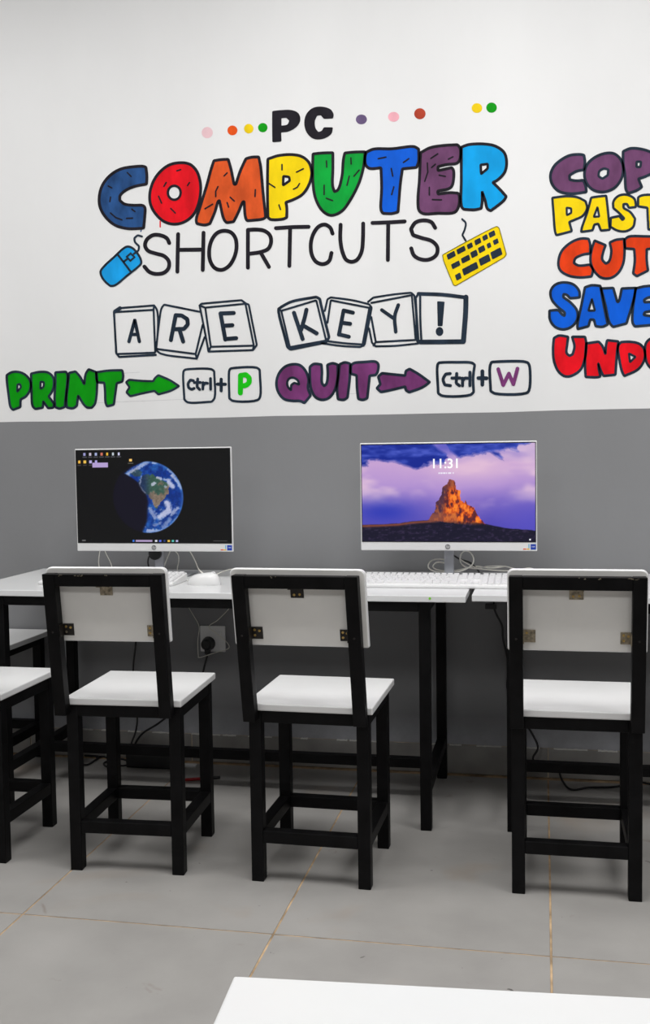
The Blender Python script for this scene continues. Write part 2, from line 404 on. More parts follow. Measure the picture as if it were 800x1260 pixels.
letter('painted_letter', ZB, 'orange', [(178, 95), (225, 88), (272, 86), (290, 150), (310, 250), (322, 250), (352, 160), (388, 82), (425, 72), (472, 70), (484, 130), (500, 300), (518, 466), (500, 477), (396, 489), (386, 470), (376, 362), (368, 366), (340, 430), (308, 495), (262, 502), (244, 480), (214, 356), (206, 362), (185, 430), (152, 508), (118, 517), (66, 508), (62, 480), (90, 390), (130, 260), (160, 150)],
       dashes=[[(245, 195), (265, 175)], [(205, 265), (190, 295), (190, 330)], [(120, 410), (170, 380)], [(285, 335), (312, 360)], [(265, 370), (275, 400)], [(450, 285), (448, 330)]], label='orange painted letter M with dashes')
letter('painted_letter', ZB, 'yellow', [(532, 84), (600, 62), (690, 55), (755, 68), (800, 105), (820, 170), (805, 245), (760, 315), (700, 350), (650, 368), (656, 400), (656, 468), (630, 478), (550, 480), (533, 468), (530, 350), (530, 200)],
       [[(634, 196), (672, 202), (676, 226), (632, 256)]], [[(625, 120), (625, 155)], [(720, 170), (765, 148)], [(540, 245), (578, 270)], [(740, 245), (725, 270), (700, 282)], [(605, 385), (615, 415)]], label='yellow painted letter P with dashes')
letter('painted_letter', Zc, 'green', [(82, 104), (140, 98), (212, 96), (212, 200), (210, 310), (222, 352), (245, 340), (272, 250), (280, 150), (290, 98), (350, 92), (424, 90), (415, 180), (385, 290), (330, 400), (270, 480), (200, 507), (145, 478), (100, 400), (82, 300), (80, 180)],
       dashes=[[(170, 150), (172, 190)], [(330, 130), (332, 170)], [(385, 210), (350, 250)], [(320, 250), (305, 310)], [(155, 310), (155, 370)], [(170, 395), (210, 410)]], label='green painted letter U with dashes')
letter('painted_letter', Zc, 'blue', [(432, 92), (480, 72), (600, 70), (745, 56), (775, 72), (775, 150), (762, 192), (668, 202), (655, 300), (645, 420), (640, 485), (600, 495), (540, 494), (528, 472), (532, 330), (528, 195), (450, 198), (426, 172), (424, 120)],
       dashes=[[(510, 135), (560, 125)], [(675, 160), (710, 135)], [(595, 200), (605, 250)], [(612, 320), (598, 370)]], label='blue painted letter T with dashes')
letter('painted_letter', ZD, 'purple', [(148, 122), (210, 90), (300, 75), (390, 70), (408, 95), (404, 170), (385, 192), (320, 200), (262, 214), (262, 240), (352, 220), (364, 240), (358, 330), (340, 355), (260, 374), (262, 394), (340, 385), (394, 388), (402, 410), (396, 480), (370, 514), (260, 520), (165, 522), (138, 502), (130, 440), (140, 300), (145, 180)],
       dashes=[[(215, 160), (260, 130)], [(330, 165), (360, 150)], [(270, 270), (310, 278)], [(225, 430), (285, 432)], [(205, 350), (205, 400)], [(175, 310), (195, 250), (192, 190)], [(220, 220), (245, 198)]], label='purple painted letter E with dashes')
letter('painted_letter', ZD, 'sky', [(416, 86), (460, 70), (560, 65), (640, 80), (695, 120), (712, 180), (700, 250), (655, 300), (622, 318), (665, 360), (710, 410), (694, 436), (608, 504), (586, 490), (572, 440), (552, 380), (552, 440), (546, 488), (500, 497), (430, 494), (416, 474), (415, 300), (415, 150)],
       [[(542, 202), (588, 196), (588, 226), (545, 262)]], label='sky blue painted letter R')
ZE = (240, 115, 4.4444)
letter('painted_letter', ZE, INK, [(424, 98), (470, 93), (530, 93), (565, 110), (575, 145), (557, 180), (512, 207), (470, 212), (472, 262), (425, 266), (424, 200)], [[(472, 135), (500, 132), (518, 150), (505, 172), (472, 178)]], w=0.6, label='black painted letter P of the top line')
letter('painted_letter', ZE, INK, [(754, 136), (705, 138), (690, 118), (668, 120), (655, 150), (658, 190), (675, 213), (695, 205), (705, 187), (754, 187), (745, 220), (700, 247), (650, 247), (615, 217), (600, 170), (608, 120), (640, 84), (690, 74), (740, 88), (757, 115)], w=0.6, label='black painted letter C of the top line')
for (x, y, rx, ry, c, lb) in ((255.1, 163.2, 6.8, 6.9, 'palepink', 'pale pink painted dot, first of the row'), (286.1, 160.5, 6.1, 6, 'orange2', 'orange painted dot'), (306.2, 158.4, 5.8, 5.8, 'gold', 'yellow painted dot left of PC'),
                          (323.5, 157.1, 5.8, 5.7, 'pgreen', 'green painted dot left of PC'), (444.8, 147, 7, 6, 'mauve', 'purple painted dot right of PC'), (484.5, 143.8, 7, 6, 'pink', 'pink painted dot'),
                          (516.8, 140, 7, 6.8, 'rust', 'rust red painted dot'), (587, 133, 6.5, 6, 'gold', 'yellow painted dot at the right end'), (605, 132.5, 6.5, 6.3, 'pgreen', 'green painted dot at the right end')):
    letter('painted_dot', (0, 0, 1), c, ell(x, y, rx, ry, 14), w=0, label=lb, it=1)
ZG = (110, 270, 5.3333); ZH = (240, 260, 5.3333); ZI = (370, 250, 5.3333); ZJ = (500, 250, 5.3333)
LW = 4.0
strokes('painted_letter', ZG, [[(525, 155), (510, 125), (470, 105), (420, 103), (380, 130), (366, 170), (385, 205), (440, 225), (490, 240), (522, 275), (520, 320), (490, 350), (440, 358), (395, 345), (362, 310)]], LW, label='thin black painted letter S, first of SHORTCUTS')
strokes('painted_letter', ZG, [[(583, 97), (578, 343)], [(583, 200), (745, 198)], [(750, 88), (745, 332)]], LW, label='thin black painted letter H')
strokes('painted_letter', ZH, [[(190, 128), (235, 138), (265, 175), (273, 240), (255, 310), (220, 362), (175, 385), (130, 372), (100, 325), (94, 255), (110, 190), (145, 143)]], LW, closed=(0,), label='thin black painted letter O')
strokes('painted_letter', ZH, [[(348, 122), (348, 370)], [(348, 122), (400, 120), (455, 128), (492, 158), (500, 200), (482, 245), (430, 268), (362, 278)], [(430, 268), (460, 320), (486, 365)]], LW, label='thin black painted letter R')
strokes('painted_letter', ZH, [[(532, 111), (640, 104), (746, 102)], [(625, 105), (620, 358)]], LW, label='thin black painted letter T before C')
strokes('painted_letter', ZI, [[(210, 200), (195, 162), (160, 141), (120, 153), (85, 200), (67, 270), (75, 342), (105, 387), (150, 400), (187, 380), (203, 327)]], LW, label='thin black painted letter C')
strokes('painted_letter', ZI, [[(263, 142), (261, 240), (275, 320), (300, 372), (335, 385), (370, 372), (400, 320), (409, 240), (411, 134)]], LW, label='thin black painted letter U')
strokes('painted_letter', ZI, [[(472, 130), (580, 126), (683, 120)], [(575, 128), (573, 373)]], LW, label='thin black painted letter T before the last S')
strokes('painted_letter', ZJ, [[(190, 162), (165, 125), (115, 113), (60, 128), (31, 170), (45, 210), (100, 228), (170, 250), (204, 290), (197, 340), (150, 370), (90, 367), (50, 342), (33, 297)]], LW, label='thin black painted letter S, last of SHORTCUTS')
# painted mouse
def mouse_extra(b):
    for l in ([(188, 232), (270, 340)], [(228, 276), (250, 260)], [(293, 226), (322, 203), (327, 175), (300, 148), (296, 122), (318, 104), (346, 112)]):
        P = tf(ZG, l); P = soften(P, 2, False) if len(P) > 2 else [Vector(p) for p in P]; ribbon(b, P, 2.1, False, 0.0014, 1)
    ribbon(b, [Vector(p) for p in tf(ZG, [(246, 246), (272, 223), (297, 248), (270, 272)])], 1.9, True, 0.0016, 1)
letter('painted_mouse', ZG, 'mouse', [(225, 190), (250, 178), (280, 186), (310, 215), (338, 262), (340, 290), (320, 312), (250, 368), (170, 432), (140, 438), (108, 412), (80, 372), (75, 340), (100, 305), (160, 250)], w=2.3, ink=NAVY, extra=mouse_extra, label='light blue painted computer mouse with curling cord')
# painted keyboard
kb_b = MB()
O = soften([Vector(p) for p in tf(ZJ, [(238, 340), (240, 350), (245, 375), (305, 525), (310, 538), (325, 542), (645, 355), (657, 335), (610, 165), (598, 153), (585, 156), (420, 240)])], 1, True)
fillpoly(kb_b, [O], 0.0005, 0); ribbon(kb_b, O, 0.9, True, 0.001, 2)
ka = math.radians(-27.5)
for (x, y, a, h) in ((295, 342, 58, 38), (360, 308, 60, 36), (418, 280, 38, 34), (470, 252, 44, 36), (518, 226, 36, 34), (563, 203, 44, 36), (325, 405, 60, 36), (390, 367, 60, 38), (446, 333, 46, 42), (495, 302, 46, 40), (543, 278, 28, 34), (588, 253, 36, 34),
                     (342, 482, 38, 42), (420, 430, 108, 48), (515, 373, 76, 50), (592, 330, 76, 52)):
    q = [(x+dx*math.cos(ka)-dy*math.sin(ka)*0.6-0*dy, y+dx*math.sin(ka)+dy*math.cos(ka)) for dx, dy in ((-a/2, -h/2), (a/2, -h/2), (a/2, h/2), (-a/2, h/2))]
    fillpoly(kb_b, [soften([Vector(p) for p in tf(ZJ, q)], 2, True)], 0.0012, 1)
ribbon(kb_b, soften(tf(ZJ, [(367, 105), (390, 130), (385, 170), (368, 210), (390, 246)]), 2, False), 2.0, False, 0.0012, 1)
kb_b.build('painted_keyboard', [PAINTS['yellow'], NAVY, PAINTS['olive']], wall, label='yellow painted computer keyboard with dark keys and cord')
# painted key caps
Z1 = (130, 360, 7.2727); Z2 = (230, 360, 7.2727); Z3 = (330, 350, 6.1538); Z4 = (450, 350, 5.7143)
BW = 2.1
def sq(name, Z, lines, label): return strokes(name, Z, lines, BW, NAVY, label, it=1)
sq('painted_key_cap', Z1, [[(75, 175), (430, 155), (445, 538), (98, 550), (75, 175)], [(75, 175), (115, 140), (435, 115), (460, 155), (470, 240), (466, 380), (452, 510)], [(435, 115), (430, 155)], [(78, 200), (95, 540), (122, 576), (450, 558)], [4.0, [(85, 170), (130, 140)]]], 'drawn square key cap around the A')
strokes('painted_letter', Z1, [[(210, 438), (262, 245), (303, 438)], [(232, 375), (288, 375)]], 3.5, NAVY, 'navy letter A on a key cap', it=1)
sq('painted_key_cap', Z1, [[(842, 172), (525, 108), (502, 140), (482, 250), (452, 515), (500, 548), (817, 592), (887, 400)], [(462, 505), (807, 550), (869, 290)], [(807, 550), (817, 592)]], 'drawn tilted square key cap around the R')
strokes('painted_letter', Z1, [[(628, 203), (585, 425)], [(628, 203), (680, 205), (732, 238), (737, 285), (702, 325), (625, 328)], [(660, 325), (695, 438)]], 4.2, NAVY, 'navy letter R on a key cap', it=1)
sq('painted_key_cap', Z2, [[(165, 135), (525, 100), (600, 475), (215, 485), (165, 135)], [(115, 118), (130, 100), (490, 68), (530, 98), (555, 108), (627, 470), (592, 515), (195, 528), (150, 290), (115, 118)], [(115, 115), (165, 135)], [(195, 528), (215, 485)], [(592, 515), (600, 475)]], 'drawn square key cap around the first E')
strokes('painted_letter', Z2, [[(302, 187), (420, 183)], [(302, 187), (345, 420)], [(345, 416), (442, 408)], [(322, 297), (408, 292)]], 4.2, NAVY, 'navy letter E on a key cap, third of ARE')
sq('painted_key_cap', Z3, [[2.9, [(80, 185), (110, 165), (180, 130), (365, 95), (392, 110), (400, 150), (462, 400), (440, 437), (170, 492), (148, 475), (80, 210), (80, 185)]], [(100, 200), (365, 120), (440, 425), (165, 475), (100, 200)], [(80, 185), (100, 200)]], 'drawn tilted key cap around the K')
strokes('painted_letter', Z3, [[(196, 215), (262, 413)], [(291, 192), (275, 260), (250, 345)], [(268, 312), (368, 370)]], 4.2, NAVY, 'navy letter K on a key cap')
sq('painted_key_cap', Z3, [[(430, 200), (450, 112), (475, 98), (640, 120), (765, 150), (785, 175), (765, 280), (732, 455), (700, 474), (560, 466), (405, 445)], [(450, 290), (475, 120), (772, 178)], [3.4, [(772, 178), (720, 460)]], [(720, 455), (580, 445), (455, 430)]], 'drawn key cap around the second E')
strokes('painted_letter', Z3, [[(572, 197), (643, 214)], [(572, 197), (537, 380)], [(537, 378), (612, 396)], [(562, 290), (622, 298)]], 4.0, NAVY, 'navy letter E on a key cap, second of KEY')
sq('painted_key_cap', Z4, [[(18, 122), (55, 92), (200, 70), (320, 58), (343, 78), (355, 200), (360, 395), (372, 415), (200, 432), (70, 435), (45, 410), (25, 310)], [(40, 130), (325, 75), (352, 390), (72, 405), (40, 230)], [(72, 405), (55, 428)]], 'drawn key cap around the Y')
strokes('painted_letter', Z4, [[(114, 180), (195, 237)], [(230, 145), (205, 225), (212, 333)]], 3.7, NAVY, 'navy letter Y on a key cap')
strokes('painted_key_cap', Z4, [[3.8, [(372, 66), (540, 72), (706, 92)]], [5.2, [(706, 90), (703, 200), (688, 400)]], [4.8, [(688, 402), (540, 404), (385, 405)]], [(372, 66), (352, 95), (358, 200), (372, 405)], [(384, 80), (385, 250), (392, 390)]], 2.3, NAVY, 'drawn key cap with a heavy edge around the exclamation mark', it=1)
def excl(b): fillpoly(b, [[Vector(p) for p in tf(Z4, ell(520, 331, 27, 32, 16))]], 0.0006, 0)
letter('painted_letter', Z4, NAVY, [(503, 118), (556, 121), (541, 294), (507, 294)], w=0, extra=excl, label='navy exclamation mark on a key cap', it=1)
# PRINT
ZL = (0, 445, 6.6667); ZL2 = (90, 445, 5.7143)
for pts, holes, ch in (([(56, 110), (100, 86), (160, 86), (215, 113), (250, 165), (247, 230), (215, 282), (170, 310), (168, 372), (108, 396), (88, 372), (70, 260), (58, 160)], [[(143, 188), (166, 183), (174, 210), (143, 248)]], 'P'),
                       ([(256, 98), (330, 84), (395, 90), (437, 130), (442, 200), (425, 250), (400, 285), (443, 350), (437, 378), (395, 382), (356, 325), (352, 378), (290, 388), (268, 362), (260, 250)], [[(333, 163), (362, 168), (357, 206), (333, 224)]], 'R'),
                       ([(455, 88), (542, 82), (554, 110), (547, 220), (532, 372), (490, 384), (455, 374), (449, 300), (455, 180)], [], 'I'),
                       ([(567, 93), (620, 80), (655, 120), (692, 185), (705, 100), (728, 62), (788, 85), (797, 130), (782, 340), (755, 378), (710, 373), (642, 278), (632, 362), (600, 382), (548, 376), (546, 300), (560, 180)], [], 'N')):
    letter('painted_letter', ZL, 'pgreen', pts, holes, w=2.5, ink=NAVY, label='green painted letter %s of PRINT' % ch)
letter('painted_letter', ZL2, 'pgreen', [(163, 75), (250, 63), (346, 60), (353, 98), (347, 140), (307, 152), (298, 220), (287, 302), (240, 314), (230, 292), (225, 200), (220, 148), (170, 145), (163, 110)], w=2.5, ink=NAVY, label='green painted letter T of PRINT')
letter('painted_arrow', ZL2, 'pgreen', [(373, 145), (395, 127), (480, 135), (565, 138), (575, 118), (600, 95), (680, 130), (746, 172), (690, 203), (600, 230), (573, 205), (490, 222), (402, 243), (376, 215), (398, 180)], w=2.3, ink=NAVY, it=1, label='green painted arrow pointing right')
ZM = (215, 440, 6.6667)
strokes('painted_key_cap', ZM, [[(82, 100), (110, 95), (300, 95), (325, 112), (328, 330), (305, 362), (110, 367), (80, 345), (72, 120)]], 2.3, NAVY, 'drawn rounded key box around the first Ctrl', closed=(0,))
strokes('painted_lettering', ZM, [[(155, 190), (130, 183), (111, 215), (115, 247), (140, 262), (160, 252)], [(190, 175), (184, 240), (206, 262)], [(162, 205), (213, 204)], [(234, 205), (232, 258)], [(234, 228), (252, 207), (270, 211)], [(295, 172), (296, 260)]], 2.9, NAVY, 'small painted word Ctrl beside the green P')
strokes('painted_plus', ZM, [[(382, 178), (382, 272)], [(352, 218), (416, 219)]], 3.3, NAVY, 'painted plus sign before the green P')
strokes('painted_key_cap', ZM, [[(455, 92), (480, 86), (670, 82), (698, 100), (702, 320), (680, 348), (480, 355), (449, 335), (447, 115)]], 2.5, NAVY, 'drawn rounded key box around the green P', closed=(0,))
strokes('painted_letter', ZM, [[(541, 148), (540, 290)], [(541, 147), (585, 140), (612, 165), (610, 205), (582, 228), (545, 232)]], 5.2, PAINTS['lime'], 'bright green letter P in a key box')
# QUIT
ZN = (330, 435, 6.6667); ZO = (430, 435, 6.6667)
for Z, pts, holes, ch in ((ZN, [(205, 88), (265, 98), (312, 150), (333, 220), (327, 280), (349, 345), (320, 380), (298, 406), (265, 390), (200, 388), (130, 372), (82, 312), (69, 235), (92, 160), (140, 108)], [[(158, 232), (175, 205), (207, 198), (245, 222), (255, 255), (215, 240), (190, 258), (188, 302), (163, 272)]], 'Q'),
                          (ZN, [(343, 110), (375, 86), (438, 90), (442, 150), (442, 240), (460, 267), (480, 245), (490, 180), (486, 93), (530, 80), (573, 92), (570, 200), (547, 300), (502, 362), (445, 380), (388, 357), (353, 290), (343, 200)], [], 'U'),
                          (ZN, [(588, 88), (630, 73), (673, 83), (670, 200), (652, 362), (620, 380), (573, 374), (566, 290), (578, 180)], [], 'I'),
                          (ZO, [(12, 98), (40, 78), (120, 70), (217, 68), (238, 90), (232, 150), (217, 176), (167, 182), (157, 280), (147, 367), (110, 380), (73, 372), (63, 280), (60, 180), (12, 165)], [], 'T')):
    letter('painted_letter', Z, 'plum', pts, holes, w=2.8, ink=NAVY, label='plum painted letter %s of QUIT' % ch)
letter('painted_arrow', ZO, 'plum', [(237, 190), (268, 161), (360, 171), (458, 181), (463, 143), (495, 126), (570, 170), (660, 235), (600, 277), (490, 318), (463, 300), (458, 271), (340, 300), (260, 316), (225, 285), (255, 252)], w=2.8, ink=NAVY, it=1, label='plum painted arrow pointing right')
ZQ = (530, 435, 6.1538)
strokes('painted_key_cap', ZQ, [[(62, 72), (80, 68), (200, 66), (310, 70), (334, 85), (322, 180), (326, 292), (300, 313), (90, 320), (58, 302), (52, 90)]], 2.8, NAVY, 'drawn rounded key box around the second Ctrl', closed=(0,))
strokes('painted_lettering', ZQ, [[(148, 152), (115, 155), (95, 195), (107, 237), (150, 243)], [(198, 152), (194, 225), (218, 243)], [(162, 186), (225, 185)], [(242, 187), (242, 243)], [(242, 208), (260, 187), (280, 187)], [(298, 142), (298, 243)]], 3.2, NAVY, 'small painted word Ctrl beside the purple W')
strokes('painted_plus', ZQ, [[(392, 134), (392, 236)], [(362, 186), (424, 187)]], 3.9, NAVY, 'painted plus sign before the purple W')
strokes('painted_key_cap', ZQ, [[(460, 66), (480, 63), (700, 60), (738, 70), (750, 100), (745, 280), (722, 300), (490, 303), (455, 285), (449, 100)]], 2.9, NAVY, 'drawn rounded key box around the purple W', closed=(0,))
strokes('painted_letter', ZQ, [[(512, 118), (550, 238)], [(550, 238), (593, 152)], [(593, 152), (627, 232)], [(627, 232), (658, 114)]], 3.8, PAINTS['plum'], 'purple letter W in a key box')
# right-hand words
SR = 6.1538
ZR1, ZR2, ZR3, ZR4, ZR5 = (670, 175, SR), (670, 235, SR), (670, 285, SR), (670, 340, SR), (670, 405, SR)
def word(Z, col, w_, items, word_):
    for ch, pts, holes in items: letter('painted_letter', Z, col, pts, holes, w=w_, ink=NAVY, label='%s painted letter %s of %s' % ({'purple': 'purple', 'yellow': 'yellow', 'cutred': 'orange red', 'blue': 'blue', 'red': 'red'}[col], ch, word_))
word(ZR1, 'purple', 2.9, [('C', [(270, 93), (300, 98), (307, 150), (300, 208), (240, 222), (190, 252), (192, 284), (240, 292), (295, 288), (312, 330), (318, 378), (200, 390), (110, 372), (60, 320), (46, 250), (75, 180), (140, 125), (200, 98)], []),
     ('O', [(470, 83), (530, 88), (577, 130), (597, 200), (582, 280), (530, 347), (450, 377), (370, 362), (320, 310), (303, 240), (323, 170), (385, 113)], [[(450, 200), (484, 208), (480, 250), (440, 277), (410, 258), (416, 222)]]),
     ('P', [(596, 70), (650, 48), (720, 50), (800, 73), (850, 110), (860, 170), (820, 230), (770, 258), (712, 278), (738, 340), (700, 365), (635, 388), (618, 360), (610, 250), (596, 150)], [[(698, 148), (732, 148), (727, 188), (698, 188)]]),
     ('Y', [(870, 60), (940, 45), (975, 120), (1010, 40), (1090, 35), (1050, 150), (1020, 240), (1015, 350), (930, 360), (935, 230)], [])], 'COPY')
word(ZR2, 'yellow', 2.5, [('P', [(60, 52), (170, 40), (250, 48), (312, 78), (323, 130), (292, 187), (230, 218), (188, 235), (208, 304), (150, 320), (90, 335), (80, 300), (70, 180)], [[(168, 126), (203, 132), (204, 166), (170, 184)]]),
     ('A', [(355, 50), (410, 42), (468, 36), (478, 120), (495, 294), (428, 300), (408, 248), (378, 255), (365, 298), (278, 310), (285, 275), (325, 160)], [[(402, 122), (416, 194), (374, 196)]]),
     ('S', [(692, 122), (640, 128), (625, 98), (598, 100), (600, 130), (650, 160), (687, 210), (672, 272), (620, 304), (560, 302), (500, 272), (503, 203), (568, 190), (590, 220), (605, 208), (560, 162), (522, 130), (523, 80), (560, 38), (620, 28), (680, 58), (692, 100)], []),
     ('T', [(710, 48), (740, 33), (850, 28), (950, 28), (950, 110), (870, 120), (875, 250), (870, 287), (788, 292), (783, 200), (780, 127), (710, 117)], []),
     ('E', [(975, 30), (1110, 20), (1110, 90), (1040, 100), (1040, 130), (1100, 130), (1100, 180), (1040, 190), (1045, 220), (1120, 215), (1120, 280), (980, 290)], [])], 'PASTE')
word(ZR3, 'cutred', 2.7, [('C', [(290, 52), (335, 55), (347, 100), (347, 165), (290, 175), (235, 203), (223, 238), (260, 257), (345, 250), (367, 290), (357, 340), (270, 347), (180, 332), (118, 290), (106, 230), (130, 150), (190, 90), (250, 60)], []),
     ('U', [(380, 68), (464, 103), (447, 150), (438, 210), (465, 243), (490, 225), (507, 150), (495, 83), (540, 63), (603, 55), (607, 150), (597, 240), (560, 312), (500, 352), (430, 348), (380, 302), (350, 230), (357, 140)], []),
     ('T', [(608, 60), (640, 38), (760, 36), (860, 38), (872, 120), (775, 133), (775, 220), (785, 295), (700, 338), (672, 317), (685, 220), (680, 132), (612, 127)], [])], 'CUT')
word(ZR4, 'blue', 2.7, [('S', [(268, 160), (195, 167), (168, 140), (145, 135), (143, 158), (200, 200), (247, 260), (247, 330), (205, 382), (140, 402), (80, 382), (43, 330), (38, 260), (105, 258), (130, 285), (152, 300), (155, 275), (90, 220), (53, 170), (48, 110), (83, 63), (150, 46), (220, 62), (263, 110)], []),
     ('A', [(307, 83), (360, 68), (424, 73), (442, 180), (480, 365), (440, 382), (388, 378), (375, 328), (347, 328), (335, 378), (252, 400), (250, 370), (280, 220)], [[(360, 172), (382, 260), (334, 260)]]),
     ('V', [(430, 92), (522, 88), (552, 195), (562, 190), (586, 92), (694, 88), (672, 190), (622, 357), (520, 384), (493, 350), (460, 210)], []),
     ('E', [(690, 92), (760, 76), (900, 68), (900, 150), (790, 160), (755, 178), (757, 196), (890, 190), (880, 250), (760, 272), (752, 292), (800, 300), (900, 292), (890, 362), (685, 380), (668, 350), (670, 240), (683, 150)], [])], 'SAVE')
word(ZR5, 'red', 2.7, [('U', [(72, 68), (110, 49), (180, 58), (172, 120), (168, 180), (190, 203), (215, 190), (228, 130), (210, 58), (308, 58), (318, 120), (307, 220), (277, 302), (220, 347), (160, 358), (108, 322), (73, 240), (66, 150)], []),
     ('N', [(316, 108), (412, 95), (440, 130), (462, 187), (466, 130), (475, 84), (560, 93), (548, 200), (538, 345), (448, 354), (430, 320), (408, 258), (412, 300), (424, 358), (400, 364), (312, 362), (308, 250)], []),
     ('D', [(558, 130), (580, 98), (650, 96), (722, 113), (758, 160), (757, 230), (712, 302), (605, 355), (588, 320), (568, 230)], [[(640, 184), (690, 210), (648, 250)]]),
     ('O', [(800, 75), (768, 110), (763, 180), (778, 260), (830, 312), (890, 322), (950, 280), (962, 180), (940, 100), (880, 65)], [ell(860, 190, 30, 42)])], 'UNDO')
# faint pencil guide lines
b = MB()
for a, c in (((60, 498), (235, 491)), ((140, 460), (172, 458)), ((350, 489), (440, 484))):
    ribbon(b, [Vector(a), Vector(c)], 0.35, False, 0.0003, 0)
b.build('pencil_guide_lines', noise_mat('pencil', rgb(200, 200, 202), rough=0.8, var=0.1, scale=60), wall, label='faint pencil guide lines under the lettering')

# ------------------------------------------------------------ wall socket, plug
sk = at(246, 770, 1, WALL_Y-0.008); se = at(277.5, 802.5, 1, WALL_Y-0.008)
so = empty('wall_socket', (0, 0, 0), label='square white wall socket with a black plug in it, between the first two chairs', cat='socket')
b = MB(); b.box(sk.x, se.x, WALL_Y-0.009, WALL_Y, se.z, sk.z, bev=0.003); b.build('plate', M_SOCKET, so)
sw = MB(); sw.box(se.x-0.026, se.x-0.014, WALL_Y-0.013, WALL_Y-0.0085, sk.z-0.040, sk.z-0.018, bev=0.001); sw.build('switch', M_SOCKET, so)
pl = at(254.5, 793, 1, WALL_Y-0.03)
po = empty('power_plug', (0, 0, 0), label='black three pin plug in the wall socket with its black cable hanging down', cat='plug')
b = MB(); b.disc((pl.x, WALL_Y-0.0095, pl.z), (0, -1, 0), 0.024, 0.026, 20, r2=0.019); b.disc((pl.x, WALL_Y-0.035, pl.z), (0, -1, 0), 0.019, 0.006, 20, r2=0.012); b.box(pl.x-0.009, pl.x+0.009, WALL_Y-0.032, WALL_Y-0.012, pl.z-0.034, pl.z-0.015, bev=0.003)
b.build('plug_body', M_DARKPL, po)
b = MB(); b.tube(smooth([(pl.x, WALL_Y-0.022, pl.z-0.032), at(252, 818, 1, 3.405), at(244, 845, 1, 3.40), at(222, 868, 1, 3.40), at(195, 890, 1, 3.40), at(176, 902, 1, 3.40), at(166, 916, 1, 3.40), at(166, 928, 1, 3.395)]), 0.0035); b.build('plug_cable', M_CABLE_B, po)

# ------------------------------------------------------------ tables
TT = 0.664
def table(x0, x1, y0, y1, label, inset=0.10, rz=0.0):
    t = empty('computer_table', (x0, y0, 0), rz, label=label, cat='table', group='white topped steel tables')
    W, D = x1-x0, y1-y0; T = 0.031; zt = TT-0.018
    def part(nm, *a, mat=M_BLACK, bev=0.0018, par=t, **k):
        b = MB(); b.box(*a, bev=bev); return b.build(nm, mat, par, **k)
    top = part('tabletop', 0, W, 0, D, zt, TT, mat=M_BOARD, bev=0.002)
    fy0, fy1 = 0.028, D-0.022
    lx = (inset, W-inset-T)
    for x in lx:
        part('leg', x, x+T, fy0, fy0+T, 0, zt); part('leg', x, x+T, fy1-T, fy1, 0, zt)
        part('side_rail', x+.001, x+T-.001, fy0+T, fy1-T, zt-T, zt)
        part('side_stretcher', x+.001, x+T-.001, fy0+T, fy1-T, 0.102, 0.102+T)
    part('long_rail', lx[0]+T, lx[1], fy0+.001, fy0+T-.001, zt-T, zt)
    part('long_rail', lx[0]+T, lx[1], fy1-T+.001, fy1-.001, zt-T, zt)
    my = (fy0+fy1)/2
    part('long_stretcher', lx[0]+T, lx[1], my-T/2, my+T/2, 0.103, 0.101+T)
    return t, top
tL, topL = table(-1.712, -0.205, 2.872, 3.428, 'white topped table under both computer screens, left of the seam between tables')
tR, topR = table(-0.190, 1.317, 2.900, 3.432, 'white topped table right of the seam, behind the right-hand chair', inset=0.092)
tF, topF = table(-0.195, 1.312, 0.205, 0.767, 'white tabletop cut off by the bottom edge, nearest the camera', rz=math.radians(4))
b = MB(); q = at(529, 736.5, 1, 2.871); b.disc((q.x+1.712, -0.0001, q.z), (0, -1, 0), 0.0035, 0.0006, 12)
b.build('green_dot', M_GREENDOT, tL, label='small green dot on the front edge')

